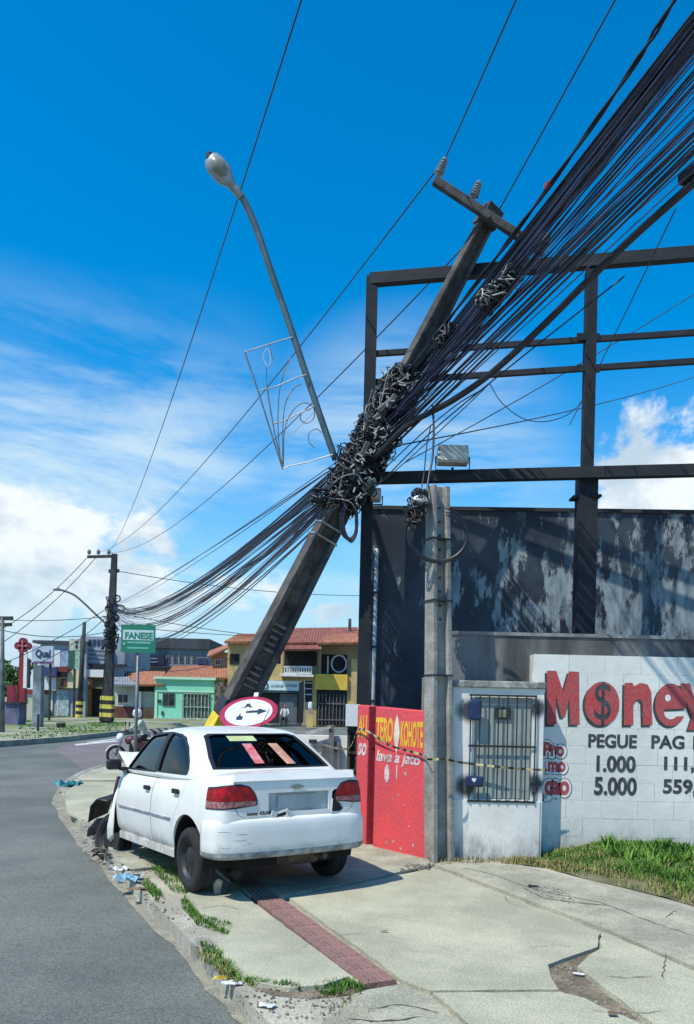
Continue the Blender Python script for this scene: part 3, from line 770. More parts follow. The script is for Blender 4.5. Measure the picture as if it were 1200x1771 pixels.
# faint stencilled marks and strap on the shaft
m_sten = mat('faded_stencil', (0.20,0.20,0.19), 0.9, 0.3, 9, 0.1, col2=(0.10,0.10,0.10))
for (y0, s_) in ((1185,'A 2014'),(1130,'11/600')):
    c_ = PA(y0)+front*(.152)-side*.03
    pass
for k_ in range(11):
    y0 = 1180-k_*10.5
    if k_ in (4, 5): continue
    c_ = PA(y0)+front*(.068)
    w_ = random.uniform(.05,.11)
    obj('stencil_mark', MB().bar(c_-side*w_, c_+side*w_, random.uniform(.02,.04), .012, side=pax), m_sten, lpole)
m_galv = mat('galvanised_steel', (0.36,0.38,0.39), 0.5, 0.2, 9, 0.1, metal=0.5)
for y0 in (925, 905):
    w_ = pw_(y0); obj('steel_strap', MB().bar(PA(y0)-pax*.012, PA(y0)+pax*.012, w_+.02, w_*.68+.02, side=side), m_galv, lpole)
# crossarm with insulators
ca, cb = P(751,312,9.72), P(941,437,9.72)
m_arm = mat('weathered_crossarm', (0.075,0.072,0.07), 0.85, 0.3, 6, 0.3)
arm = obj('crossarm', MB().bar(ca, cb, .10, .085, side=pax), m_arm, lpole, bevel=.008)
obj('through_bolt', MB().tube([P(846,372,9.55),P(846,372,10.05)], .02, 8), m_galv, lpole)
obj('arm_collar', MB().bar(PA(392), PA(362), .24, .22, side=side), m_arm, lpole, bevel=.01)
m_porc = mat('grey_porcelain', (0.20,0.225,0.235), 0.3, 0.15, 6, 0, spec=.6)
ins_pts = []
def insulator(base, d, h, par):
    prof = [(.022,0),(.022,.08*h)]
    for q in range(5):
        z = (.12+.16*q)*h; prof += [(.030,z),(.062-.004*q,z+.02*h),(.058-.004*q,z+.06*h),(.030,z+.10*h)]
    prof += [(.026,.95*h),(.014,h)]
    mtx = Matrix.Translation(base) @ d.to_track_quat('Z','Y').to_matrix().to_4x4()
    o = obj('insulator', MB().lathe(prof, 14, mtx), m_porc, par, smooth=True)
    obj('pin', MB().tube([base-d*.12, base], .012, 6), m_galv, o)
    ins_pts.append(base+d*h)
insulator(P(757,304,9.72), (P(771,272,9.72)-P(757,304,9.72)).normalized(), .25, lpole)
insulator(P(818,343,9.72), (P(829,313,9.72)-P(818,343,9.72)).normalized(), .23, lpole)
insulator(P(938,424,9.72), (P(950,405,9.72)-P(938,424,9.72)).normalized(), .16, lpole)

# street lamp arm and luminaire carried by the pole
slamp = thing('street_lamp', 'long curved street lamp arm reaching left from the leaning pole', 'street lamp', P(575,782,9.95))
m_armb = mat('blue_grey_arm_paint', (0.11,0.165,0.19), 0.5, 0.15, 5, 0.1, metal=.3)
apx = [(580,795,9.95),(560,738,9.9),(530,650,9.85),(500,560,9.8),(470,474,9.75),(445,400,9.7),(425,353,9.66),(407,327,9.62)]
obj('arm', MB().tube(smoothpts([P(*q) for q in apx], 5), .042, 10), m_armb, slamp, smooth=True)
ha, hb_ = P(408,329,9.62), P(362,272,9.52)
hd = (hb_-ha).normalized(); hn = Vector((0,-1,0)); hn = (hn-hd*hn.dot(hd)).normalized(); hs2 = hd.cross(hn)
def head(prof, m, name, up, depth):
    mb = MB(); n = 14; rings = []
    for (t, w_, h1) in prof:
        c_ = ha+hd*t; rings.append([c_+hs2*w_*math.cos(2*math.pi*k_/n)+hn*h1*math.sin(2*math.pi*k_/n)+hn*up for k_ in range(n)])
    vs = [v for r_ in rings for v in r_]; fs = []
    for i in range(len(rings)-1):
        for k_ in range(n): a_ = i*n+k_; b_ = i*n+(k_+1)%n; fs.append((a_,b_,b_+n,a_+n))
    fs += [tuple(range(n)), tuple((len(rings)-1)*n+k_ for k_ in range(n))]
    return obj(name, mb.add(vs, fs), m, slamp, smooth=True)
HL = (hb_-ha).length
head([(-.10,.045,.045),(0,.05,.05),(HL*.22,.06,.055),(HL*.34,.10,.075),(HL*.5,.125,.085),(HL*.75,.13,.085),(HL*.93,.105,.07),(HL*.995,.075,.05),(HL,.03,.02)], mat('lamp_housing', (0.36,0.39,0.39), 0.4, 0.15, 7, 0.05, metal=.3), 'housing', 0, 0)
head([(HL*.36,.05,.05),(HL*.44,.085,.07),(HL*.65,.10,.085),(HL*.85,.08,.07),(HL*.92,.03,.03)], mat('lamp_diffuser', (0.26,0.27,0.21), 0.25, 0.15, 4, 0), 'diffuser', .025, 0)
obj('photocell', MB().lathe([(.035,0),(.035,.07),(.02,.085)], 10, Matrix.Translation(P(361,275,9.5))), mat('dark_plastic', (0.03,0.035,0.04), .5), slamp)

# unlit ornament frame hung between the lamp arm and the pole
deco = thing('light_ornament', 'thin metal candle-shaped festive light frame hanging beside the lamp arm', 'ornament', P(490,810,9.8))
m_orn = mat('tarnished_ornament_metal', (0.19,0.21,0.215), 0.5, 0.2, 10, 0.05, metal=.4)
m_ornw = mat('pale_light_string', (0.55,0.60,0.64), 0.5, 0.1, 10, 0)
def orn(name, pts, r=.008, m=None, sm=True, y=9.78):
    w = [P(a_, b_, y) for a_, b_ in pts]
    if sm and len(w) > 2: w = smoothpts(w, 6)
    obj(name, MB().tube(w, r*.72, 5), m or m_orn, deco)
orn('outer_edge', [(423,609),(446,676),(470,753),(489,812)], .015, sm=False)
orn('top_rail', [(423,609),(466,595),(506,583)], .010, sm=False)
orn('inner_edge', [(461,665),(466,700),(476,756),(489,808)], .013, sm=False)
orn('candle_stem', [(461,665),(461,636)], .008); orn('flame', [(461,632),(455,618),(462,603),(468,618),(466,632),(460,634)], .008, m_ornw)
orn('flame_rail', [(467,596),(469,612),(473,624)], .008)
orn('middle_rail', [(446,676),(478,668),(508,655),(530,648)], .010)
orn('feather', [(486,806),(481,745),(482,690),(488,655),(503,618)], .009)
orn('feather', [(489,806),(489,745),(493,700),(506,674),(520,664)], .009)
orn('feather_light', [(493,648),(497,634),(503,620)], .009, m_ornw); orn('feather_light', [(499,686),(504,676)], .009, m_ornw)
orn('lower_rail', [(472,733),(490,728),(515,716),(543,703)], .010)
orn('scroll', [(490,806),(492,745),(505,712),(524,697),(541,704),(543,722),(530,732),(519,724),(524,712),(536,708)], .009)
orn('scroll', [(545,775),(534,764),(535,748),(547,742),(556,748)], .008)
orn('foot_rail', [(489,812),(500,806),(530,800),(575,786)], .012, m_ornw, sm=False)
orn('foot_rail', [(489,760),(510,745),(543,712)], .006, sm=False)

# ================================================================== cables
m_cab = mat('black_cable', (0.012,0.014,0.022), 0.45, 0.2, 8, 0, spec=.6)
m_cab2 = mat('blue_black_cable', (0.05,0.055,0.12), 0.4, 0.2, 8, 0, spec=.6)
m_wire = mat('bare_wire', (0.06,0.07,0.085), 0.5, 0.2, 8, 0, metal=.4)
def cable(pts, r, label, group, m=None, n=5, name='cable'):
    return tag(obj(name, MB().tube(pts, r, n), m or m_cab, smooth=True), label, 'cable', group)
def run(A, E, ext, sg, n=18):
    A, E = Vector(A), Vector(E); r = []
    for i in range(n+1):
        t = ext*i/n; p = A+(E-A)*t; p.z -= 4*sg*(t/ext)*(1-t/ext); r.append(p)
    return r
LR = 'black cable in the dense sheaf running from the leaning pole to the upper right'
GR_ = 'cables from the leaning pole to the upper right'
def start(y, off=0.0): 
    return PA(y)+front*random.uniform(.02,.16)+side*((random.uniform(.05,.17) if y < 720 else random.uniform(-.08,.16)))
# dense upper band
for i in range(44):
    f = i/43; ys = 600+150*f+random.uniform(-12,12)
    e = P(1200, 22+48*f+random.uniform(-7,7), random.uniform(5.9,6.7))
    cable(run(start(ys), e, 2.5, random.uniform(-.02,.06)), random.choice((.008,.010,.012,.006)), 'black cable in the dense dark band along the top of the right-hand sheaf', 'dense upper band of the right-hand sheaf', random.choice((m_cab,m_cab,m_cab2)))
for i in range(18):
    f = i/17; ys = 655+95*f+random.uniform(-8,8)
    e = P(1200, 76+92*f+random.uniform(-6,6), random.uniform(5.9,6.7))
    cable(run(start(ys), e, 2.5, random.uniform(0,.08)), random.choice((.006,.008,.0045)), 'thin spaced cable in the middle of the right-hand sheaf', 'spaced middle cables of the right-hand sheaf', random.choice((m_cab,m_cab2,m_cab2)))
for i in range(18):
    f = i/17; ys = 690+105*f+random.uniform(-8,8)
    e = P(1200, 196+58*f+random.uniform(-5,5), random.uniform(5.9,6.7))
    cable(run(start(ys), e, 2.5, random.uniform(0,.1)), random.choice((.008,.006,.011)), 'black cable in the tight lower band of the right-hand sheaf', 'tight lower band of the right-hand sheaf', random.choice((m_cab,m_cab,m_cab2)))
for y1, ys in ((180,720),(268,770),(284,790)):
    cable(run(start(ys), P(1200,y1,6.3), 2.5, .05), .006, 'lone hair-thin cable in a gap of the right-hand sheaf', 'lone thin cables of the right-hand sheaf', m_cab2)
# thick sagging trunk cable, with a splice closure
tk = [P(640,800,9.75),P(705,736,9.3),P(780,694,8.8),P(850,645,8.35),P(930,572,7.9),P(1010,492,7.45),P(1100,405,7.0),P(1200,316,6.5)]
tk += [tk[-1]+(tk[-1]-tk[-2])*q for q in (1.2,2.4,4,6)]
trunk = tag(obj('trunk_cable', MB().tube(smoothpts(tk, 4), .034, 8), m_cab, smooth=True), 'single thick black trunk cable, lowest of the sheaf at the upper right', 'cable')
q = P(1196,300,6.5)
tag(obj('splice_closure', MB().lathe([(.03,-.14),(.06,-.11),(.06,.11),(.03,.14)], 10, Matrix.Translation(q+Vector((0.02,0,.03))) @ (tk[7]-tk[6]).to_track_quat('Z','Y').to_matrix().to_4x4()), m_cab, smooth=True), 'small dark splice closure on the thick cable at the right picture edge', 'splice closure')
# twisted service pair along the top of the sheaf
tp = [P(700,650,9.8),P(830,482,8.6),P(950,322,7.7),P(1085,130,6.9),P(1172,-8,6.4)]; tp.append(tp[-1]+(tp[-1]-tp[-2])*2)
tpp = smoothpts(tp, 14); tw_ = thing('twisted_cable', 'twisted black service cable along the upper edge of the sheaf', 'cable', tp[0])
for ph in (0, math.pi):
    pts_ = []
    for i, p in enumerate(tpp):
        a_ = i*.42+ph; k_ = .010+.014*abs(mnoise.noise(Vector((i*.23,0,0)))); pts_.append(p+Vector((math.cos(a_)*k_, 0, math.sin(a_)*k_)))
    obj('strand', MB().tube(smoothpts(pts_, 2), .014, 6), m_cab, tw_, smooth=True)
tag(obj('cable_marker', MB().tube([P(944,326,7.72),P(951,315,7.68)], .034, 8), mat('faded_red_tape', (0.30,0.05,0.05), .6)), 'small red tape marker wrapped round the twisted cable', 'marker')
# loose thin lines below the sheaf
LT = 'thin loose wire drooping below the cable sheaf in front of the billboard'
for pl, r in (([(655,838,9.7),(745,748,9.2),(850,660,8.7),(950,580,8.2),(1080,478,7.6)],.008), ([(660,815,9.7),(735,745,9.3),(790,700,9.0),(830,676,8.8)],.007), ([(640,850,9.75),(700,800,9.4),(790,718,8.9),(846,664,8.6)],.006)):
    cable(smoothpts([P(*q) for q in pl], 5), r, {.008:'long loose wire running lowest under the sheaf past the top beam', .007:'short loose wire close under the thick cable beside the knot', .006:'loose wire below the knot ending at the slack loop'}[r], None)
cable(smoothpts([P(*q) for q in [(846,662,8.6),(868,697,8.7),(905,724,8.8),(945,729,8.9),(985,715,9.0),(1012,686,9.3)]],6), .005, 'slack wire looping from the sheaf down to the right billboard post', None, m_wire)
cable(sag(P(1168,362,6.7), P(985,735,10.9), .02), .006, 'steep thin wire dropping from the thick cable past the right billboard post', None, m_wire)
cable(sag(P(700,800,10.6), P(1330,425,11.5), .08), .007, 'thin wire crossing behind the billboard frame towards the right edge', None, m_wire)
cable(sag(P(690,770,10.7), P(1330,600,30), .3), .010, 'faint distant wire seen low through the billboard frame', None, m_wire)

# far pole that the left-hand spans run to
FY = 50.0
fbase = G(184,1250,0.0); FY = fbase.y
def FPp(px, py): return P(px, py, FY)
fp = thing('utility_pole', 'upright dark utility pole with yellow striped foot across the junction', 'utility pole', fbase)
m_dkp = mat('dark_pole_concrete', (0.05,0.055,0.06), 0.9, 0.25, 1.5, 0.2)
ftop = FPp(198,958); fdir = (ftop-fbase)
def fpt(py): return fbase+fdir*((1250-py)/(1250-958.0))
obj('shaft', MB().bar(fbase, ftop, (.62,.30), (.5,.26), side=(1,0,0)), m_dkp, fp)
m_ylw = mat('yellow_hazard_paint', (0.72,0.60,0.10), 0.7, 0.12, 3, 0.05); m_hblk = mat('black_hazard_paint', (0.03,0.03,0.02), 0.7, 0.2, 3, 0.05)
for k_ in range(6):
    a_, b_ = 1247-k_*7.2, 1247-(k_+1)*7.2
    obj('hazard_stripe', MB().bar(fpt(a_), fpt(b_), .72, .62, side=(1,0,0)), m_ylw if k_ % 2 else m_hblk, fp)
obj('crossarm', MB().bar(FPp(151,963), FPp(200,962), .16, .14, side=(0,0,1)), m_dkp, fp)
for q in (154,170,188): obj('insulator', MB().lathe([(.06,0),(.12,.1),(.12,.2),(.06,.3)], 8, Matrix.Translation(FPp(q,959))), m_porc, fp)
obj('crossarm', MB().bar(FPp(188,988), FPp(206,987), .2, .16, side=(0,0,1)), m_dkp, fp)
for (a_, b_) in ((1035,206),(1052,213),(1068,204)):
    obj('side_bracket', MB().tube(smoothpts([FPp(197,a_-5),FPp(b_,a_-4),FPp(b_+1,a_+4),FPp(197,a_+6)],3), .05, 5), m_dkp, fp)
fa = fpt(1060)
# equipment tangle on the far pole
def tangle(name, c0, c1, rad, n, r, m, par, loops=(5,9), seed=1, flatten=1.0, side_=None, fr_=None):
    random.seed(seed); mb = MB(); ax = (c1-c0); ln = ax.length; ax.normalize()
    s_ = side_ or ax.orthogonal().normalized(); f_ = fr_ or ax.cross(s_)
    for i in range(n):
        t0 = random.random(); pts_ = []; k_ = random.randint(*loops); a0 = random.uniform(0,6.283); rr = rad*random.uniform(.75,1.25)
        for j in range(k_):
            t = min(1.04, max(-.04, t0+random.gauss(0,.10))); a_ = a0+j*random.uniform(.5,1.4)
            pts_.append(c0+ax*ln*t+(s_*math.cos(a_)+f_*math.sin(a_)*flatten)*rr*random.uniform(.85,1.2))
        mb.tube(smoothpts(pts_, 4), r*random.uniform(.7,1.4), 5)
    o = obj(name, mb, m, par, smooth=True); o['kind'] = 'stuff'; return o
tangle('cable_coils', fpt(1125), fpt(1038), .33, 30, .03, m_cab, fp, seed=4)

# left-hand spans
LL = 'black cable sagging from the leaning pole to the far striped pole'
GL_ = 'cables from the leaning pole to the far striped pole'
random.seed(23)
for cnt, y0, dy, e0, de, s0_, ds, lab in ((34,806,24,1050,6,.93,.14,'black cable in the tight upper bundle sagging from the leaning pole to the striped pole'),(16,848,13,1058,6,1.22,.15,'black cable in the middle strand group sagging to the striped pole'),(9,874,8,1070,5,1.6,.2,'black cable in the lowest drooping strand group left of the leaning pole'),(3,785,3,1045,3,.25,.18,'nearly straight upper cable from the leaning pole to the striped pole')):
    for i in range(cnt):
        a_ = PA(y0+random.uniform(-dy,dy))-side*random.uniform(.08,.22)+front*random.uniform(.02,.22)
        e = FPp(random.uniform(192,203), e0+random.uniform(-de,de))
        cable(sag(a_, e, s0_+random.uniform(-ds,ds), 22), random.choice((.006,.008,.010,.007,.012)), lab, lab.split(' sagging')[0].split(' from')[0].replace('black cable in the ','').replace('nearly straight ','')+' of cables', random.choice((m_cab,m_cab,m_cab2)))
# bare high wires
HV = 'thin bare high wire from the leaning crossarm to the far pole'
cable(sag(ins_pts[0], FPp(170,955), 1.0, 20), .010, 'bare wire from the upper left insulator down to the far striped pole', None, m_wire, name='wire')
cable(sag(P(832,395,9.8), FPp(188,955), 1.1, 20), .010, 'bare wire from below the crossarm down to the far striped pole', None, m_wire, name='wire')
cable(sag(FPp(190,953), P(575,-170,7.4), .9, 24), .010, 'bare wire crossing the open sky left of the street lamp', None, m_wire, name='wire')
cable(run(ins_pts[0], P(890,0,7.4), 2.4, .03), .009, 'bare wire rising from the upper left insulator to the top edge', None, m_wire, name='wire')
cable(run(P(864,362,9.75), P(1061,0,7.4), 2.4, .03), .009, 'bare wire rising from the pole top to the top edge', None, m_wire, name='wire')
# service wires at the far pole
LF = 'faint distant wire strung from the far striped pole'
for a_, b_, s_ in (((205,988,FY),(640,1030,62),.4),((205,1060,FY),(640,1108,60),.5),((205,1082,FY),(640,1098,66),.4),((-40,1069,48),(188,1066,FY),.2),((-40,1078,40),(188,1092,FY),.5),((-40,1165,40),(188,1050,FY),.3),((60,1150,45),(188,1063,FY),.3),((-60,1120,40),(150,965,FY),.6),((-60,1150,40),(165,965,FY),.6),((205,1150,FY-2),(400,1138,54),.6)):
    cable(sag(P(*a_), P(*b_), s_, 14), .022, LF, 'distant wires', m_wire, name='wire')

# tangle of coils and splice boxes around the leaning pole
tg = thing('cable_tangle', 'dense knot of black and grey cable coils wrapped round the leaning pole', 'cable tangle', PA(770))
tangle('dark_coils', PA(868), PA(650), .20, 210, .008, m_cab, tg, seed=5, side_=side, fr_=front)
tangle('dark_coils', PA(842), PA(735), .238, 120, .008, m_cab, tg, seed=15, side_=side, fr_=front)
m_pale = mat('pale_cable', (0.42,0.43,0.42), 0.5, 0.25, 9, 0, col2=(0.20,0.21,0.20))
tangle('pale_coils', PA(862), PA(660), .255, 60, .006, m_pale, tg, loops=(3,4), seed=6, side_=side, fr_=front)
random.seed(77)
m_sbox = mat('grey_splice_plastic', (0.055,0.06,0.062), 0.5, 0.2, 9, 0.1)
for i in range(9):
    c_ = PA(random.uniform(700,850))+front*random.uniform(.20,.30)+side*random.uniform(-.2,.2)
    d_ = (pax+Vector((random.uniform(-.4,.4),random.uniform(-.3,.3),random.uniform(-.4,.4)))).normalized()
    obj('splice_box', MB().bar(c_-d_*.10, c_+d_*.10, .08, .07), m_sbox, tg, bevel=.015)
m_white = MATS['white_sign_paint']
for i in range(90):
    c_ = PA(random.uniform(655,866))+front*random.uniform(.27,.34)+side*random.uniform(-.2,.16)
    d_ = Vector((random.uniform(-1,1),random.uniform(-.4,.4),random.uniform(-1,1))).normalized()
    obj('cable_tie', MB().bar(c_-d_*random.uniform(.02,.05), c_+d_*.03, .018, .012), m_pale, tg)
# loops hanging below the knot
hl = thing('hanging_loops', 'bundle of black cable loops hanging below the knot against the sky', 'cable loops', P(606,900,9.9))
for i in range(6):
    o_ = random.uniform(-5,5)
    obj('loop', MB().tube(smoothpts([P(598+o_,868,9.85),P(591+o_,895,9.85),P(594+o_,922,9.86),P(604+o_,937+random.uniform(-6,4),9.87),P(615+o_*.5,922,9.87),P(616+o_*.5,892,9.88),P(611+o_,866,9.88)],5), .012, 6), m_cab, hl, smooth=True)
# coil on the near side of the pole
tag(tangle('cable_coil', P(548,872,9.9), P(556,842,9.9), .09, 10, .012, m_cab, None, seed=9), 'small dark cable coil on the left edge of the leaning pole', 'cable coil')
bpy.data.objects['cable_coil'].pop('kind', None)
# pale coil bundle strapped in mid-span
ms = thing('slack_coil', 'pale and dark slack cable coil tied in the sheaf before the top beam', 'cable coil', P(862,500,8.5))
tangle('dark_coils', P(832,532,8.2), P(892,472,8.0), .085, 34, .009, m_cab, ms, seed=31)
tangle('pale_coils', P(836,528,8.2), P(890,474,8.0), .10, 30, .006, m_pale, ms, loops=(3,4), seed=32)
ms2 = thing('slack_coil', 'smaller dark slack coil in the sheaf near the pole', 'cable coil', P(772,582,9.3))
tangle('dark_coils', P(760,598,9.2), P(788,566,9.0), .09, 22, .008, m_cab, ms2, seed=41)
# ================================================================== the crashed car
random.seed(5)
cl, cr_ = G(338,1541), G(574,1511)
CS = .945; axd = Vector((math.cos(R(33.2)), math.sin(R(33.2)), 0)); hd_ = Vector((-axd.y, axd.x, 0))
axm = cl+axd*.70*CS
CARM = Matrix.Translation(Vector((axm.x, axm.y, 0.0))) @ Matrix.Rotation(math.atan2(hd_.y, hd_.x), 4, 'Z') @ Matrix.Rotation(R(2.3), 4, 'Y') @ Matrix.Scale(CS, 4)
car = thing('crashed_car', 'wrecked white four-door sedan with torn front stopped on the pavement', 'car', mtx=CARM)
RIDE = 0.075
m_carp = mat('white_car_paint', (0.76,0.765,0.725), 0.32, 0.02, 1.6, 0.0, col2=(0.67,0.675,0.64), coat=0.35)
# road dirt thrown up over the lower body
_t = m_carp.node_tree; _b = _t.nodes['Principled BSDF']; _src = _b.inputs['Base Color'].links[0].from_socket
_tc = N('ShaderNodeTexCoord', _t); _s3 = N('ShaderNodeSeparateXYZ', _t); _t.links.new(_tc.outputs['Object'], _s3.inputs[0])
_n = N('ShaderNodeTexNoise', _t); _n.inputs['Scale'].default_value = 5; _n.inputs['Detail'].default_value = 9; _n.inputs['Roughness'].default_value = .72; _t.links.new(_tc.outputs['Object'], _n.inputs['Vector'])
_f = SMOOTH(M2('SUBTRACT', M2('MULTIPLY', _n.outputs['Fac'], 1.0, _t), M2('MULTIPLY', _s3.outputs[2], 1.15, _t), _t), .02, .40, _t, 0, .75)
_f = M2('MAXIMUM', _f, M2('MULTIPLY', SMOOTH(_n.outputs['Fac'], .60, .72, _t), .10, _t), _t)
_m = N('ShaderNodeMix', _t, data_type='RGBA'); _t.links.new(_f, _m.inputs['Factor']); _t.links.new(_src, _m.inputs[6]); _m.inputs[7].default_value = (.26,.23,.18,1); _t.links.new(_m.outputs[2], _b.inputs['Base Color'])
_t.links.new(SMOOTH(_f, 0, .6, _t, .28, .7), _b.inputs['Roughness'])
m_blk = mat('black_trim', (0.012,0.013,0.015), 0.5, 0.2, 9, 0.1)
m_under = mat('underbody_black', (0.01,0.01,0.01), 0.9, 0.2, 6, 0.2)
m_tyre = mat('tyre_rubber', (0.018,0.018,0.019), 0.85, 0.2, 12, 0.3)
m_rim = mat('dusty_steel_rim', (0.055,0.058,0.06), 0.55, 0.25, 9, 0.1, metal=.5)
def clp(name, me, m, par=None, smooth=True, label=None):
    me = me if isinstance(me, bpy.types.Mesh) else me.mesh(name)
    if smooth:
        for p in me.polygons: p.use_smooth = True
        try: me.set_sharp_from_angle(angle=R(32))
        except Exception: pass
    return obj(name, me, m, par or car, local=True, label=label, mtx=Matrix.Translation((0,0,RIDE)) if par is None else None)
# lower body: lofted rings
st_ = [ # x, half width, bottom, top
 (-.735,.600,.36,.900), (-.725,.690,.34,.945), (-.66,.735,.33,.985), (-.50,.772,.30,1.000), (-.25,.792,.26,.995), (.05,.802,.22,.975), (.40,.806,.20,.945),
 (.90,.808,.19,.925), (1.40,.808,.19,.915), (1.90,.805,.19,.915), (2.25,.800,.20,.915), (2.50,.785,.24,.885), (2.72,.74,.30,.85)]
def ring(x, w, zb, zt):
    hp = [(0,zb),(.68*w,zb),(.925*w,zb+.025),(.982*w,zb+.14),(1.0*w,.56),(.992*w,.70),(.965*w,zt-.115),(.925*w,zt-.035),(.85*w,zt+.0),(.45*w,zt+.022),(0,zt+.028)]
    r = [(x, y_, z_) for y_, z_ in hp]+[(x, -y_, z_) for y_, z_ in hp[-2:0:-1]]
    return r
def loft(stations):
    mb = MB(); rg = [ring(*s_) for s_ in stations]; n = len(rg[0])
    def capr(r, dx, k_):
        cy = 0; cz = sum(p[2] for p in r)/n; return [(p[0]+dx, p[1]*k_, cz+(p[2]-cz)*k_) for p in r]
    rg = [capr(rg[0],-.004,.35), capr(rg[0],-.004,.93)]+rg+[capr(rg[-1],.005,.93), capr(rg[-1],.005,.35)]
    vs = [p for r in rg for p in r]; fs = []
    for i in range(len(rg)-1):
        for k_ in range(n): a_ = i*n+k_; b_ = i*n+(k_+1)%n; fs.append((a_,b_,b_+n,a_+n))
    fs += [tuple(range(n)), tuple((len(rg)-1)*n+k_ for k_ in range(n))]
    return mb.add(vs, fs)
low = subsurf(loft(st_).mesh('low'), 2)
# crumple the nose
for v in low.vertices:
    if v.co.x > 2.05:
        k_ = (v.co.x-2.05)/.7
        v.co.x -= .12*k_*(1+mnoise.noise(v.co*5)); v.co.z += .08*k_*mnoise.noise(v.co*6+Vector((3,1,2))); v.co.y += .05*k_*mnoise.noise(v.co*7)
body0 = low
def ypr(poly, y0, y1): return MB().prism([(x_, y0, z_) for x_, z_ in poly], (0, y1-y0, 0)).mesh('pr')
def xpr(poly, x0, x1): return MB().prism([(x0, y_, z_) for y_, z_ in poly], (x1-x0, 0, 0)).mesh('pr')
def cylm(c, r, y0, y1, n=36): 
    return MB().prism([(c[0]+r*math.cos(2*math.pi*k_/n), y0, c[1]+r*math.sin(2*math.pi*k_/n)) for k_ in range(n)], (0, y1-y0, 0)).mesh('cy')
WR = .288; WZ = .288
arc = lambda r, a0, a1, cx_=0, cz_=WZ-RIDE*.2: [(cx_+r*math.cos(R(a_)), cz_+r*math.sin(R(a_))) for a_ in range(a0, a1, 9)]
fd = [(.925,.255),(1.93,.255),(1.985,.42),(2.0,.70),(1.985,.94),(.925,.94)]
rd_ = [(.917,.255),(.917,.94),(.10,.955),(.13,.80),(.20,.70),(.29,.60),(.36,.48),(.385,.36),(.39,.255)]
def shrink(poly, d):
    cx_ = sum(p[0] for p in poly)/len(poly); cz_ = sum(p[1] for p in poly)/len(poly); r = []
    for x_, z_ in poly:
        v = Vector((cx_-x_, cz_-z_)); l_ = v.length; v = v/l_*d*1.3; r.append((x_+v.x, z_+v.y))
    return r
bodym = body0
doors = []
for poly, nm in ((fd,'front_door'),(rd_,'rear_door')):
    for s_ in (1, -1):
        y0, y1 = (.70, .9) if s_ > 0 else (-.9, -.70)
        doors.append((nm, boolop(body0, ypr(shrink(poly,.005), y0, y1), 'INTERSECT'), s_))
for poly in (fd, rd_):
    for y0, y1 in ((.69,.92),(-.92,-.69)): bodym = boolop(bodym, ypr(shrink(poly,-.002), y0, y1), 'DIFFERENCE')
for s_ in (1,-1):
    y0, y1 = (.52, 1.0) if s_ > 0 else (-1.0, -.52)
    bodym = boolop(bodym, cylm((0, WZ-.01), .345, y0, y1), 'DIFFERENCE')
# front wings gone: the engine bay stands open behind the doors
bodym = boolop(bodym, MB().box((2.06,.34,.0),(3.2,1.2,1.3)).mesh('c'), 'DIFFERENCE')
bodym = boolop(bodym, cylm((2.44, WZ), .36, -1.0, -.5), 'DIFFERENCE')
# number plate recess and torn corner beside it
bodym = boolop(bodym, MB().box((-.95,-.335,.665),(-.675,.285,.835)).mesh('c'), 'DIFFERENCE')
tear = [(-.36,.64),(-.37,.82),(-.40,.845),(-.455,.83),(-.45,.77),(-.42,.74),(-.47,.71),(-.50,.66),(-.47,.635)]
bodym = boolop(bodym, xpr(tear, -.95, -.64), 'DIFFERENCE')
bodym = boolop(bodym, xpr([(.22,.625),(.10,.62),(.10,.66),(.14,.668),(.19,.655)], -.95, -.66), 'DIFFERENCE')
# seam round the boot lid
lid = [(.60,.70),(.575,.655),(.52,.632),(-.52,.632),(-.575,.655),(-.60,.70),(-.60,.985),(.60,.985)]
seam = boolop(xpr(lid, -.95, -.70), xpr(shrink(lid,.006), -1.0, -.60), 'DIFFERENCE')
bodym = boolop(bodym, seam, 'DIFFERENCE')
for s_ in (.605,-.605):
    bodym = boolop(bodym, MB().box((-.72,s_-.0035,.985),(-.33,s_+.0035,1.1)).mesh('c'), 'DIFFERENCE')
shell = clp('body', bodym, m_carp)
for nm, me, s_ in doors:
    d_ = clp(nm, me, m_carp)
    hx = 1.05 if nm == 'front_door' else .26
    hz_ = .80 if nm == 'front_door' else .815
    hy = s_*.797
    obj('door_handle', MB().box((hx-.065,hy-.012*s_ if s_>0 else hy-.02,hz_-.022),(hx+.065,hy+.02 if s_>0 else hy+.012,hz_+.022)), m_carp if s_ < 0 else m_blk, d_, local=True, bevel=.008)
    mx0, mx1 = (.935,1.95) if nm == 'front_door' else (.375,.905)
    obj('rub_strip', MB().box((mx0,min(s_*.803,s_*.818),.545),(mx1,max(s_*.803,s_*.818),.558)), mat('grey_rub_strip', (.30,.32,.33), .6), d_, local=True)
# dark pan and sills
pan = MB().box((-.60,-.60,.30),(-.38,.60,.36)).box((-.45,-.50,.16),(2.5,.50,.28))
clp('floor_pan', pan, m_under, smooth=False)
for s_ in (1,-1): clp('sill', MB().box((.36,s_*.74-.03,.185),(2.02,s_*.74+.03,.26)), m_carp, smooth=False)
clp('exhaust', MB().tube([(-.72,-.30,.24),(-.45,-.30,.24),(-.3,-.25,.23),(.6,-.1,.22)], .03, 8), mat('rusty_exhaust', (.12,.085,.06), .8, .3, 9, .2))
clp('muffler', MB().lathe([(.06,-.22),(.085,-.19),(.085,.19),(.06,.22)], 14, Matrix.Translation((-.42,-.12,.235)) @ Matrix.Rotation(R(90),4,'X')), mat('rusty_exhaust', (.12,.085,.06)))
clp('rear_axle', MB().tube([(0,-.66,WZ-RIDE),(0,.66,WZ-RIDE)], .035, 8), m_under)
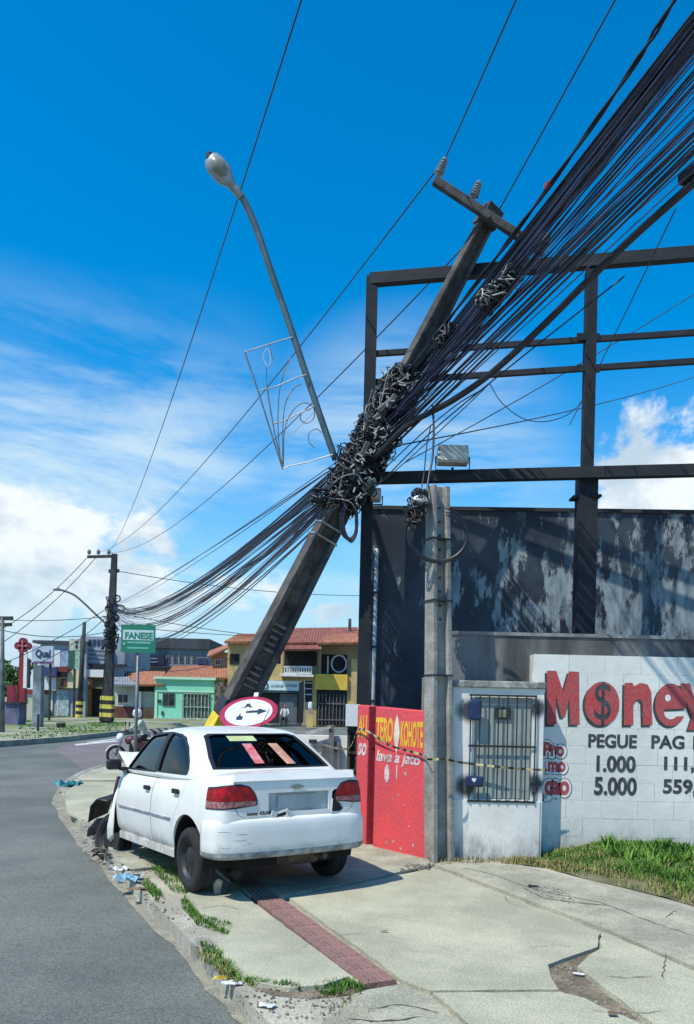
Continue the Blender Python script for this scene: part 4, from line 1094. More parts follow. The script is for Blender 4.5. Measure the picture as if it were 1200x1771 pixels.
# rear bumper: profile swept round the tail
path = [(-.345,.812),(-.50,.800),(-.63,.772),(-.715,.70),(-.765,.58),(-.79,.40),(-.80,.2),(-.803,0)]
path = [Vector((x_, y_*.982, 0)) for x_, y_ in path]; path = path+[Vector((p.x,-p.y,0)) for p in path[-2::-1]]
path = smoothpts(path, 4)
prof = [(-.10,.300),(-.014,.304),(.0,.330),(.006,.345),(.007,.40),(.007,.50),(.005,.555),(-.002,.585),(-.012,.603),(-.030,.616),(-.12,.632)]
bm_ = MB(); n_ = len(prof); cc = []
for i, p in enumerate(path):
    d_ = (path[min(i+1,len(path)-1)]-path[max(i-1,0)]).normalized(); nr = Vector((d_.y,-d_.x,0))
    if nr.dot(Vector((p.x+.2, p.y, 0))) < 0: nr = -nr
    for (o_, z_) in prof: cc.append(p+nr*o_+Vector((0,0,z_)))
fs = []
for i in range(len(path)-1):
    for k_ in range(n_-1): a_ = i*n_+k_; fs.append((a_,a_+1,a_+1+n_,a_+n_))
bm_.add(cc, fs)
bump = clp('rear_bumper', bm_, m_carp)
sd_ = bump.modifiers.new('sol','SOLIDIFY'); sd_.thickness = .02; sd_.offset = -1
# grey scuffed lower lip of the bumper
lipm = MB(); cc = []; fs = []
for i, p in enumerate(path):
    d_ = (path[min(i+1,len(path)-1)]-path[max(i-1,0)]).normalized(); nr = Vector((d_.y,-d_.x,0))
    if nr.dot(Vector((p.x+.2, p.y, 0))) < 0: nr = -nr
    for (o_, z_) in ((.008,.334),(.002,.306),(-.03,.280),(-.10,.276)): cc.append(p+nr*(o_+.001)+Vector((0,0,z_)))
for i in range(len(path)-1):
    for k_ in range(3): a_ = i*4+k_; fs.append((a_,a_+1,a_+5,a_+4))
clp('bumper_lip', lipm.add(cc, fs), mat('scuffed_bumper_plastic', (.42,.44,.43), .7, .3, 9, .2, col2=(.16,.16,.15)))
# tail lights wrapped round the corners
m_lens = mat('red_tail_lens', (0.40,0.004,0.008), 0.25, 0.25, 18, 0.05, col2=(0.15,0.002,0.006), spec=.3)
m_lens2 = mat('clear_tail_lens', (0.42,0.20,0.20), 0.25, 0.25, 30, 0.05, col2=(0.16,0.05,0.055), spec=.3)
big = displaced(body0, .010); big2 = displaced(body0, .006)
for s_ in (1,-1):
    o_ = [(.90,.705),(.90,.80),(.80,.868),(.68,.905),(.56,.915),(.475,.895),(.425,.84),(.402,.775),(.405,.738),(.60,.722)]
    o_ = [(y_*s_, z_) for y_, z_ in o_]
    rim_ = shrink(o_, -.007)
    base_ = boolop(big2, xpr(rim_, -1.0, -.40), 'INTERSECT'); tl_ = clp('tail_light', base_, m_blk)
    redp = boolop(boolop(big, xpr(shrink(o_,.004), -1.0, -.405), 'INTERSECT'), MB().box((-1.2,-1.2,.778),(1,1.2,1.2)).mesh('c'), 'INTERSECT')
    clrp = boolop(boolop(big, xpr(shrink(o_,.004), -1.0, -.405), 'INTERSECT'), MB().box((-1.2,-1.2,.60),(1,1.2,.774)).mesh('c'), 'INTERSECT')
    for nm, me, m in (('red_lens',redp,m_lens),('clear_lens',clrp,m_lens2)):
        for p in me.polygons: p.use_smooth = True
        try: me.set_sharp_from_angle(angle=R(32))
        except Exception: pass
        obj(nm, me, m, tl_, local=True)
# plate, recess, emblem, boot lip, decals and bent metal
clp('plate_recess', MB().box((-.69,-.335,.66),(-.672,.285,.84)), mat('grey_recess', (.46,.49,.50), .5, .1, 6), smooth=False)
clp('number_plate', MB().box((-.712,-.225,.690),(-.704,.185,.812)), mat('blank_plate', (.40,.44,.45), .4, .12, 5, .02, col2=(.30,.34,.35)), smooth=False)
clp('boot_lip', MB().prism([(-.752,-.60,.945),(-.700,-.62,1.008),(-.60,-.62,1.012),(-.62,-.62,.985),(-.72,-.60,.935)], (0,1.22,0)), m_carp, smooth=False)
bow = MB().add([(-.7435,y_*.062+0.0,.882+z_*.02) for y_, z_ in ((-1,-.45),(-.45,-.45),(-.45,-1),(.45,-1),(.45,-.45),(1,-.45),(1,.45),(.45,.45),(.45,1),(-.45,1),(-.45,.45),(-1,.45))], [tuple(range(12))])
em = clp('emblem', bow, mat('dull_chrome', (.34,.35,.33), .35, .2, 9, .05, metal=.7), smooth=False)
sdm = em.modifiers.new('s','SOLIDIFY'); sdm.thickness = .012
m_decal = mat('black_decal', (.03,.035,.035), .5, .2, 20, 0)
for (s_, y_, z_, w_, h_) in (('WWW', .50,.646,.11,.026),('CLASS', .375,.650,.14,.030)):
    me = text_mesh(s_, .05, .004)
    xx = [v.co.x for v in me.vertices]; yy = [v.co.y for v in me.vertices]
    for v in me.vertices:
        a_ = (v.co.x-min(xx))/(max(xx)-min(xx))*w_; b_ = (v.co.y-min(yy))/(max(yy)-min(yy))*h_
        v.co = Vector((-.7465+.004*abs(y_-.3), y_-a_, z_+b_))
    clp('decal', me, m_decal, smooth=False)
for k_, (y_, z_, w_, h_, rx_) in enumerate(((.235,.655,.035,.022,.3),(.15,.672,.05,.010,-.3),(.085,.650,.03,.028,.2),(-.352,.70,.012,.06,.1))):
    mb = MB().box((-.004,-w_,-h_),(.004,w_,h_)); mt_ = Matrix.Translation((-.757,y_,z_)) @ Matrix.Rotation(rx_,4,'X') @ Matrix.Rotation(.35*(-1)**k_,4,'Z')
    mb.v = [mt_ @ v for v in mb.v]; clp('bent_flap', mb, m_carp, smooth=False)
clp('boot_liner', MB().box((-.69,-.55,.60),(-.655,.30,.655)).box((-.68,-.58,.60),(-.645,-.32,.87)), m_blk, smooth=False)

# greenhouse shell
zr = [ # z, x rear, x front, half width rear/front, corner
 (.86,-.42,2.30,.755,.735), (.955,-.33,2.18,.750,.73), (1.08,-.12,1.99,.715,.69), (1.22,.10,1.79,.665,.645), (1.325,.27,1.63,.615,.595), (1.385,.44,1.46,.545,.525), (1.418,.72,1.18,.36,.34)]
gm = MB(); rings = []
for (z_, xr, xf, wr, wf) in zr:
    L_ = xf-xr; c_ = .10 if z_ < 1.36 else .08
    r = []
    for (x_, y_) in ((xr,0),(xr,wr*.55),(xr+.03,wr*.88),(xr+.10,wr*.985),(xr+L_*.25,wr*1.015),(xr+L_*.5,(wr+wf)/2*1.02),(xr+L_*.75,wf*1.01),(xf-.12,wf*.98),(xf-.045,wf*.86),(xf,wf*.5),(xf+.01,0)): r.append((x_, y_, z_))
    r += [(p[0],-p[1],p[2]) for p in r[-2:0:-1]]
    rings.append(r)
n_ = len(rings[0]); vs = [p for r in rings for p in r]; fs = []
for i in range(len(rings)-1):
    for k_ in range(n_): a_ = i*n_+k_; b_ = i*n_+(k_+1)%n_; fs.append((a_,b_,b_+n_,a_+n_))
vs.append((.97,0,1.428)); top = len(vs)-1
for k_ in range(n_): fs.append(((len(rings)-1)*n_+k_, (len(rings)-1)*n_+(k_+1)%n_, top))
fs.append(tuple(range(n_)))
gm.add(vs, fs); gsol = subsurf(gm.mesh('gh'), 2)
inner = displaced(gsol, -.045)
for v in inner.vertices: v.co.z -= .02 if v.co.z < .95 else 0
gsh = boolop(gsol, inner, 'DIFFERENCE')
fwin = [(.955,.965),(1.93,.955),(1.90,.99),(1.50,1.318),(1.44,1.342),(.955,1.358)]
rwin = [(.885,.970),(.885,1.358),(.60,1.335),(.45,1.30),(.30,1.215),(.165,1.10),(.115,1.03),(.12,.985),(.16,.975)]
rscr = [(-.60,1.035),(.60,1.035),(.575,1.13),(.485,1.325),(.42,1.345),(-.42,1.345),(-.485,1.325),(-.575,1.13)]
wscr = [(-.62,.97),(.62,.97),(.50,1.33),(-.50,1.33)]
cuts = [(ypr(fwin,.3,1.0),),(ypr(fwin,-1.0,-.3),),(ypr(rwin,.3,1.0),),(ypr(rwin,-1.0,-.3),),(xpr(rscr,-.6,.40),),(xpr(wscr,1.50,2.6),)]
for (c_,) in cuts: gsh = boolop(gsh, c_, 'DIFFERENCE')
cab = clp('cabin_shell', gsh, m_carp)
gin = displaced(gsol, -.012); gin2 = displaced(gsol, -.018); pane = boolop(gin, gin2, 'DIFFERENCE')
m_gl = clearglass('tinted_car_glass', (.30,.38,.40)); m_gl2 = clearglass('dark_rear_glass', (.16,.22,.24))
panes = []
for nm, c_, m in (('front_side_window',ypr(shrink(fwin,-.006),.3,1.0),m_gl),('front_side_window',ypr(shrink(fwin,-.006),-1.0,-.3),m_gl),('rear_side_window',ypr(shrink(rwin,-.006),.3,1.0),m_gl2),('rear_side_window',ypr(shrink(rwin,-.006),-1.0,-.3),m_gl2),('rear_window',xpr(shrink(rscr,-.008),-.6,.39),m_gl2),('windscreen',xpr(shrink(wscr,-.006),1.52,2.6),m_gl)):
    panes.append(clp(nm, boolop(pane, c_, 'INTERSECT'), m))
# black seals: thin frames let into the openings
gout = displaced(gsol, .004); gin3 = displaced(gsol, -.022); skin_ = boolop(gout, gin3, 'DIFFERENCE')
def seal(prm_big, prm_small):
    return clp('window_seal', boolop(boolop(skin_, prm_big, 'INTERSECT'), prm_small, 'DIFFERENCE'), m_blk)
seal(ypr(shrink(fwin,-.012),.3,1.0), ypr(shrink(fwin,.020),.2,1.1)); seal(ypr(shrink(rwin,-.010),.3,1.0), ypr(shrink(rwin,.014),.2,1.1))
seal(xpr(shrink(rscr,-.010),-.6,.37), xpr(shrink(rscr,.020),-.7,.60))
for y0, y1 in ((.4,1.0),(-1.0,-.4)): clp('pillar_trim', boolop(skin_, ypr([(.89,.965),(.95,.965),(.95,1.362),(.89,1.36)], y0, y1), 'INTERSECT'), m_blk)
# interior
lin = boolop(displaced(gsol, -.047), displaced(gsol, -.053), 'DIFFERENCE')
for (c_,) in cuts: lin = boolop(lin, c_, 'DIFFERENCE')
clp('headliner', lin, m_under)
clp('cabin_floor', MB().box((.10,-.70,.90),(2.02,.70,.958)), m_under, smooth=False)
for s_ in (1,-1):
    aw = MB(); n = 30
    for k_ in range(n):
        a0, a1 = R(-20+220*k_/n), R(-20+220*(k_+1)/n); y0, y1 = .50*s_, .775*s_
        aw.add([(.340*math.cos(a0),y0,.278+.340*math.sin(a0)),(.340*math.cos(a1),y0,.278+.340*math.sin(a1)),(.340*math.cos(a1),y1,.278+.340*math.sin(a1)),(.340*math.cos(a0),y1,.278+.340*math.sin(a0))],[(0,1,2,3)])
    clp('arch_liner', aw, m_under)
m_seat = mat('dark_seat_fabric', (.018,.02,.024), .9, .2, 12, .2)
def cush(name, lo, hi, tilt=0, bv=.04):
    mb = MB().box(lo, hi); c_ = Vector(((lo[0]+hi[0])/2,(lo[1]+hi[1])/2,lo[2]))
    mt_ = Matrix.Translation(c_) @ Matrix.Rotation(tilt,4,'Y') @ Matrix.Translation(-c_); mb.v = [mt_ @ v for v in mb.v]
    o = clp(name, mb, m_seat, smooth=False); bv_ = o.modifiers.new('b','BEVEL'); bv_.width = bv; bv_.segments = 3; return o
clp('parcel_shelf', MB().box((-.33,-.62,.965),(.14,.62,.985)), m_seat, smooth=False)
cush('rear_seat', (.10,-.56,.94),(.20,.56,1.13),-.2)
for y_ in (.34,-.34):
    cush('headrest', (.10,y_-.11,1.11),(.17,y_+.11,1.20),-.1,.03)
    cush('front_seat', (.98,y_-.22,.94),(1.10,y_+.22,1.16),-.2); cush('front_headrest', (.93,y_-.11,1.17),(1.0,y_+.11,1.28),-.15,.03)
clp('dashboard', MB().box((1.72,-.6,.93),(1.98,.6,1.0)), m_seat, smooth=False)
# stickers on the rear window, set just inside the glass plane
def sticker(name, y0, y1, z0, z1, m, skew=0.0):
    def on(y_, z_):   # rear screen slope
        from mathutils.bvhtree import BVHTree
        h = BVH.ray_cast(Vector((-1.5,y_,z_)), Vector((1,0,0)))
        return h[0]+Vector((-.004,0,.002)) if h[0] else Vector((0,y_,z_))
    rows = 4; cols = 3; vs = [on(y0+(y1-y0)*j/cols+skew*i/rows, z0+(z1-z0)*i/rows) for i in range(rows+1) for j in range(cols+1)]
    fs = [(i*(cols+1)+j, i*(cols+1)+j+1, (i+1)*(cols+1)+j+1, (i+1)*(cols+1)+j) for i in range(rows) for j in range(cols)]
    return clp(name, MB().add(vs, fs), m, smooth=False)
from mathutils.bvhtree import BVHTree
_bm = bmesh.new(); _bm.from_mesh(gin); BVH = BVHTree.FromBMesh(_bm); _bm.free()
sticker('sticker', -.02, .27, 1.275, 1.335, mat('pale_green_sticker', (.55,.66,.32), .5, .1, 9, 0))
sticker('sticker', .065, .165, 1.07, 1.25, mat('pink_sticker', (.58,.30,.30), .5, .3, 14, 0, col2=(.60,.08,.10)))
sticker('sticker', -.265,-.165, 1.06, 1.25, mat('salmon_sticker', (.62,.33,.24), .5, .15, 9, 0), .05)
# wing mirror
mir = clp('wing_mirror', MB().box((1.93,.775,.94),(2.03,.935,1.055)), m_blk, smooth=False); bvm = mir.modifiers.new('b','BEVEL'); bvm.width = .03; bvm.segments = 3
clp('mirror_arm', MB().box((1.90,.72,.93),(1.97,.80,.97)), m_blk, smooth=False)
clp('antenna', MB().tube([(.80,-.35,1.395),(.60,-.36,1.60)], .004, 5), m_blk)
# wheels (outside the ride offset: they stand on the ground)
def wheel(loc, steer=0.0, camber=0.0, out_=1):
    mtx = Matrix.Translation(loc) @ Matrix.Rotation(steer,4,'Z') @ Matrix.Rotation(camber,4,'X') @ Matrix.Rotation(R(-90)*out_,4,'X')
    w_ = .085
    ty = [(.185,-w_),(.24,-w_*1.02),(.272,-w_*.9),(WR,-w_*.62),(WR,-w_*.2),(WR-.006,-w_*.16),(WR-.006,w_*.0),(WR,w_*.05),(WR,w_*.62),(.272,w_*.9),(.24,w_*1.02),(.185,w_),(.182,0)]
    mb = MB(); n = 40; vs = []; fs = []
    for (r_, z_) in ty:
        for k_ in range(n): a_ = 2*math.pi*k_/n; vs.append(Vector((r_*math.cos(a_), r_*math.sin(a_), z_)))
    for i in range(len(ty)):
        j = (i+1) % len(ty)
        for k_ in range(n): fs.append((i*n+k_, i*n+(k_+1)%n, j*n+(k_+1)%n, j*n+k_))
    o = obj('wheel', mb.add(vs, fs), m_tyre, car, local=True, smooth=True, mtx=mtx)
    rim = MB().lathe([(.186,-.06),(.186,.078),(.176,.082),(.168,.060),(.155,.036),(.10,.046),(.06,.062),(.045,.062),(.02,.072)], 28)
    ro = obj('rim', rim, m_rim, o, local=True, smooth=True)
    sl_ = MB()
    for k_ in range(8):
        a_ = 2*math.pi*k_/8; c_ = Vector((.128*math.cos(a_), .128*math.sin(a_), .045)); e = Vector((math.cos(a_), math.sin(a_), 0)); t_ = Vector((-e.y, e.x, 0))
        q_ = MB().add([c_+e*.018*math.cos(u)+t_*.026*math.sin(u)+Vector((0,0,.0)) for u in [2*math.pi*j/8 for j in range(8)]], [tuple(range(8))])
        obj('vent', q_, m_under, o, local=True)
    return o
zc = WR
wheel((0,.70,zc)); wheel((0,-.70,zc), out_=-1)
wheel((2.44,.71,zc-.10), R(14), R(7)); wheel((2.42,-.70,zc-.06), R(10), 0, -1)
# torn front wing, liner and scraps hanging in front of the door
def sheet(name, pts, m, th=.006, nx=8):
    mb = MB(); n = len(pts)
    vs = [Vector(a_)+(Vector(b_)-Vector(a_))*j/nx for a_, b_ in pts for j in range(nx+1)]
    vs = [v+Vector((mnoise.noise(v*9), mnoise.noise(v*8+Vector((5,0,0))), mnoise.noise(v*7)))*.018 for v in vs]
    fs = [(i*(nx+1)+j, i*(nx+1)+j+1, (i+1)*(nx+1)+j+1, (i+1)*(nx+1)+j) for i in range(n-1) for j in range(nx)]
    o = clp(name, mb.add(vs, fs), m); s_ = o.modifiers.new('s','SOLIDIFY'); s_.thickness = th; return o
sheet('torn_wing', [((2.07,.770,.74),(2.11,.765,.76)),((2.06,.795,.62),(2.13,.80,.63)),((2.05,.815,.48),(2.14,.835,.47)),((2.05,.83,.34),(2.15,.875,.30)),((2.05,.83,.24),(2.14,.87,.16)),((2.06,.82,.17),(2.10,.85,.12))], m_carp)
sheet('wheel_liner', [((2.08,.60,.84),(2.08,.80,.86)),((2.11,.58,.66),(2.13,.81,.66)),((2.12,.58,.45),(2.13,.84,.42)),((2.16,.60,.25),(2.17,.86,.20))], m_blk)
sheet('loose_liner', [((2.30,.66,.62),(2.28,.84,.56)),((2.48,.66,.64),(2.48,.90,.58)),((2.66,.66,.56),(2.68,.92,.48)),((2.80,.68,.38),(2.84,.90,.28))], m_blk)
sheet('bumper_scrap', [((2.62,.60,.36),(2.64,.86,.34)),((2.76,.58,.26),(2.80,.90,.20)),((2.92,.60,.16),(2.96,.88,.10))], mat('grey_scrap_plastic', (.20,.21,.22), .7, .3, 6, .2))
clp('strut', MB().tube([(2.42,.58,.25),(2.36,.54,.80)], .03, 8), m_rim)
clp('wishbone', MB().tube([(2.44,.64,.18),(2.30,.36,.22),(2.55,.34,.2)], .025, 6), m_under)
clp('engine_block', MB().box((2.12,-.42,.34),(2.56,.30,.74)), mat('greasy_engine', (.05,.05,.052), .6, .4, 12, .5, metal=.3), smooth=False)
clp('bonnet_edge', MB().box((2.02,-.74,.895),(2.10,.74,.93)), m_carp, smooth=False)
sheet('buckled_bonnet', [((2.10,.66,.93),(2.10,-.70,.93)),((2.26,.64,1.00),(2.24,-.66,1.02)),((2.44,.66,1.12),(2.42,-.62,1.08)),((2.56,.64,1.00),(2.54,-.6,1.0))], m_carp, nx=16)
for i in range(7):
    a_ = (random.uniform(2.3,3.0), random.uniform(.72,1.02), random.uniform(-.06,.16)); d_ = Vector((random.uniform(-.12,.12),random.uniform(-.12,.12),random.uniform(-.03,.05)))
    clp('debris_strip', MB().bar(Vector(a_)-d_, Vector(a_)+d_, random.uniform(.015,.04), .008), random.choice((m_blk, m_carp, m_blk)), smooth=False)

# scuffs and scratches on the bumper and rear wing
random.seed(13)
m_scf = mat('grey_scuff', (.26,.26,.25), .8, .3, 20, 0)
_bv = bmesh.new(); _bv.from_mesh(bump.data); BB = BVHTree.FromBMesh(_bv); _bv.free()
for k_ in range(6):
    y_ = random.uniform(.48,.76); z_ = random.uniform(.36,.56); L2 = random.uniform(.02,.07); pts_ = []
    for j in range(5):
        h = BB.ray_cast(Vector((-2,y_+L2*(j-2)/2,z_+.006*mnoise.noise(Vector((j,k_,0))))), Vector((1,0,0)))
        if h[0]: pts_.append(h[0]+Vector((-.0025,0,0)))
    if len(pts_) == 5:
        w_ = random.uniform(.0008,.002); clp('scuff', MB().add([p+Vector((0,0,w_*(1 if 0<j<4 else .3))) for j, p in enumerate(pts_)]+[p-Vector((0,0,w_*(1 if 0<j<4 else .3))) for j, p in enumerate(pts_)], [(j,j+1,j+6,j+5) for j in range(4)]), m_scf, smooth=False)
# the tail is short: pull everything behind the rear wheels in
done = set()
def pull(o):
    for ch in o.children:
        if ch.name.startswith(('wheel','rim','vent')): continue
        if ch.data.name not in done:
            done.add(ch.data.name)
            for v in ch.data.vertices:
                if v.co.x < -.36: v.co.x = -.36+(v.co.x+.36)*.70
        pull(ch)
pull(car)
# ================================================================== street furniture near the car
random.seed(19)
# concrete meter pole
mpb = G(760,1483); mpy = mpb.y
mp = thing('meter_pole', 'short slotted concrete meter pole between red wall and meter housing', 'pole', mpb)
m_mp = mat('pale_pole_concrete', (0.37,0.37,0.33), 0.9, 0.2, 2.5, 0.4, col2=(0.22,0.22,0.20), fine=0.3)
mtop = P(757,842,mpy); mbt = Vector((mpb.x, mpb.y, -.3))
sd3 = Vector((math.cos(R(24)), math.sin(R(24)), 0)); fr3 = Vector((sd3.y, -sd3.x, 0))
obj('shaft', iloft(mbt, mtop, .27, .23, .205, .17, sd3, fr3), m_mp, mp, bevel=.008)
m_hole = mat('dark_hole', (0.015,0.016,0.016), 0.9, 0.1, 5, 0)
def mpt(py): return mbt.lerp(mtop, (mpb.z+.3+ (P(757,py,mpy).z-mpb.z))/(mtop.z-mbt.z))
for py in range(880, 1200, 24):
    c_ = mpt(py); d_ = .17+.06*(py-842)/640
    if py < 1080: obj('bolt_hole', MB().add(disc(c_+fr3*(d_*.2+.004), .014, .014, 8, xd=sd3), [tuple(range(8))]), m_hole, mp)
for py in (934, 1040, 1168):
    c_ = mpt(py); obj('wire_band', MB().bar(c_-Vector((0,0,.008)), c_+Vector((0,0,.008)), .25, .215, side=sd3), m_bar, mp)
pl0 = P(736,1300,mpy+.2)
tag(obj('pilaster', MB().box((pl0.x-.05,mpy+.12,-.1),(pl0.x+.10,mpy+.27,P(736,1172,mpy+.2).z)), m_mp), 'square concrete stub behind the meter pole at the red wall end', 'pilaster')
# drop cables and coil on the meter pole
dc = thing('drop_cable', 'two slack drop cables hanging from the sheaf to the meter pole top', 'cable', P(746,780,8.9))
obj('strand', MB().tube(smoothpts([P(748,702,9.2),P(750,740,8.9),P(748,790,8.6),P(740,835,8.45),P(739,880,8.3)],5), .012, 6), m_cab, dc, smooth=True)
obj('strand', MB().tube(smoothpts([P(745,735,9.0),P(738,770,8.8),P(733,820,8.5),P(726,860,8.35)],5), .007, 6), m_cab, dc, smooth=True)
cw = thing('cable_coil', 'wide black cable coil looped round the meter pole', 'cable coil', P(758,940,mpy-.15))
for i in range(4):
    r1, r2 = 52+random.uniform(-9,4), 46+random.uniform(-8,5); yy = mpy-.16-random.uniform(0,.06)
    pts_ = [P(757+i+r1*math.cos(R(a_)), 925+i*2+r2*math.sin(R(a_)), yy) for a_ in range(-75, 200+i*15, 16)]
    obj('loop', MB().tube(smoothpts(pts_,2), .010, 6), m_cab, cw, smooth=True)
eq = thing('service_head', 'small pale service connector with loose wires left of the meter pole', 'connector', P(726,880,mpy-.1))
c_ = P(726,872,mpy-.12)
obj('cap', MB().lathe([(.09,0),(.10,.02),(.075,.07),(.03,.10)], 12, Matrix.Translation(c_)), mat('pale_plastic', (.66,.66,.64), .5, .1, 8), eq, smooth=True)
obj('bracket', MB().bar(c_, P(745,878,mpy), .03, .03), m_galv, eq)
tangle('loose_wires', P(712,905,mpy-.15), P(728,850,mpy-.12), .09, 22, .007, m_cab, eq, seed=51)
tangle('copper_wires', P(708,900,mpy-.15), P(728,880,mpy-.12), .08, 10, .006, mat('brown_cable', (.16,.08,.07), .6), eq, loops=(3,5), seed=52)

# bent no-passing sign
sgc = P(430,1232,9.62); sx_ = Vector((math.cos(R(4)),0,math.sin(R(4)))); sz_ = Vector((0,math.sin(R(57)),math.cos(R(57)))); sn_ = sx_.cross(sz_).normalized()
sg = thing('road_sign', 'round red-bordered road sign bent back against the leaning pole', 'road sign', sgc)
m_sr = mat('red_sign_border', (0.42,0.03,0.085), 0.4, 0.15, 7, 0.03); m_sw = mat('white_sign_face', (0.66,0.70,0.72), 0.4, 0.06, 5, 0.02); m_sk = mat('black_sign_symbol', (0.03,0.05,0.075), 0.4, 0.2, 8, 0.02)
obj('plate', MB().prism(disc(sgc-sn_*.006, .352, .352, 40, sx_, sz_), sn_*.006), m_sr, sg)
obj('face', MB().add(disc(sgc+sn_*.002, .288, .288, 40, sx_, sz_), [tuple(range(40))]), m_sw, sg)
def sgp(pts, name='symbol'): obj(name, MB().add([sgc+sn_*.004+sx_*a_*.29+sz_*b_*.29 for a_, b_ in pts], [tuple(range(len(pts)))]), m_sk, sg)
sgp([(-.12,-.06),(.38,-.06),(.36,-.22),(.78,.02),(.42,.24),(.36,.12),(-.12,.10)])
sgp([(-.45,-.55),(-.22,-.55),(-.20,-.30),(-.30,-.28),(-.34,-.02),(-.40,-.28),(-.48,-.30)])
sgp([(-.40,.34),(-.20,.44),(-.16,.64),(.0,.66),(.02,.50),(.14,.36),(.0,.34),(-.06,.44),(-.18,.36)])
obj('mounting_tab', MB().bar(sgc+sz_*.34+sx_*.05, sgc+sz_*.43+sx_*.05, .055, .02, side=sx_), m_sw, sg)
obj('post_clamp', MB().bar(sgc-sn_*.008, PA(1228)+front*.10, .05, .05), m_galv, sg)

# green direction sign on a thin post
gsy = 12.6; gs = thing('direction_sign', 'green and white FANESE direction sign on a thin steel post', 'sign', P(230,1400,gsy))
gb = P(231,1398,gsy); gt_ = P(239,1128,gsy)
obj('post', MB().tube([(gb.x,gsy,0.0),(gt_.x,gsy,gt_.z+.25)], .026, 10), mat('grey_sign_post', (.22,.24,.25), .5, .2, 6, .1, metal=.4), gs, smooth=True)
def gbox(x0, y0, x1, y1, d0, d1): return MB().box(*(lambda a, b: ((a[0],gsy-.03-d1,a[2]),(b[0],gsy-.03-d0,b[2])))(*fb(x0,y0,x1,y1,gsy,0)))
m_gsg = mat('green_sign_sheet', (0.012,0.17,0.12), 0.4, 0.1, 7, 0.02, col2=(0.015,0.20,0.11))
obj('panel', gbox(211,1081,270,1129,0,.012), m_gsg, gs)
obj('white_band', gbox(214,1090,267,1107.5,.0125,.015), mat('sign_white_sheet', (.52,.68,.66), .4, .06, 6, 0), gs)
kq = gsy/F
lettering('lettering', 'FANESE', .2, P(216,1105,gsy-.047), m_gsg, gs, fit=(48*kq,12*kq), offset=.008)
m_gsl = mat('pale_green_print', (.16,.45,.36), .4, .1, 8, 0)
for (x0, y0, x1, y1) in ((221,1110,262,1113.5),(221,1119.5,258,1122.5),(214,1111,218,1116)): obj('small_print', gbox(x0,y0,x1,y1,.0125,.015), m_gsl, gs)

# white lot wall, rails and board behind the car's tail
lw_ = thing('lot_wall', 'low white wall with grey rail posts behind the car boot', 'wall', P(560,1345,13))
m_lw = mat('white_lot_paint', (.84,.85,.82), .8, .06, 3, .1)
obj('wall', MB().box(*fb(505,1272,604,1400,13,.15,ground=-.1)), m_lw, lw_)
m_gp = mat('grey_gate_steel', (.19,.19,.20), .6, .2, 5, .1)
for (x0, y0, x1, y1) in ((569,1254,578,1345),(556,1281,560,1345),(584,1285,588,1345),(540,1288,543,1345)): obj('post', MB().box(*fb(x0,y0,x1,y1,12.9,.08,ground=0)), m_gp, lw_)
obj('rail', MB().bar(P(528,1269,12.9),P(572,1257,12.9),.05,.05), mat('pale_steel', (.55,.55,.52), .5), lw_)
obj('rail', MB().bar(P(530,1289,12.93),P(588,1295,12.93),.03,.03), m_gp, lw_)
for (x0, y0, x1, y1) in ((534,1279,548,1286),(578,1284,588,1300)): obj('plate', MB().box(*fb(x0,y0,x1,y1,12.94,.03)), m_gp, lw_)
wbd = thing('notice_board', 'blank white board on a timber frame at the end of the red wall', 'board', P(610,1340,10.05))
obj('panel', MB().box(*fb(598,1218,623,1256,9.95,.03)), mat('white_board_sheet', (.76,.80,.80), .5, .05, 4, .02), wbd)
m_tim = mat('dark_timber', (.10,.085,.06), .85, .3, 6, .3, streak=True)
for x0 in (601, 615): obj('upright', MB().box(*fb(x0,1256,x0+5,1340,10.0,.05,ground=0)), m_tim, wbd)
for y0 in (1262, 1300, 1330): obj('rung', MB().box(*fb(600,y0,621,y0+4,9.985,.03)), m_tim, wbd)
obj('backing', MB().box(*fb(606,1256,616,1340,10.07,.02,ground=0)), m_blk, wbd)

# caution tape
ct_ = thing('caution_tape', 'black and yellow caution tape strung past the red wall and meter pole', 'tape', P(745,1310,8.3))
tpz = [P(556,1287,12.85),P(600,1295,10.1),RM @ Vector((RL*.9,-.05,1.33)),RM @ Vector((RL*.5,-.04,1.17)),RM @ Vector((.12,-.04,1.10)),P(740,1313,mpy-.20),P(768,1313,mpy-.20),P(800,1319,8.5),P(860,1326,8.5),P(905,1330,8.5),P(946,1332,8.52)]
tpp = smoothpts(tpz, 10); ty_, tb_ = MB(), MB(); acc = 0
for i in range(len(tpp)-1):
    a_, b_ = tpp[i], tpp[i+1]; tw1 = .6*math.sin(i*.35); n_ = max(1, int((b_-a_).length/.05))
    for j in range(n_):
        p, q = a_.lerp(b_, j/n_), a_.lerp(b_, (j+1)/n_); u_ = Vector((0,math.sin(tw1),math.cos(tw1)))*.0135
        (ty_ if int(acc/.07) % 2 else tb_).add([p-u_, q-u_, q+u_, p+u_], [(0,1,2,3)]); acc += (q-p).length
m_ty = mat('yellow_tape', (.42,.38,.18), .5, .15, 8, 0); m_tb = mat('black_tape', (.02,.02,.02), .5, .1, 8, 0)
o = obj('yellow_bands', ty_, m_ty, ct_); o['kind'] = 'stuff'; o = obj('black_bands', tb_, m_tb, ct_); o['kind'] = 'stuff'

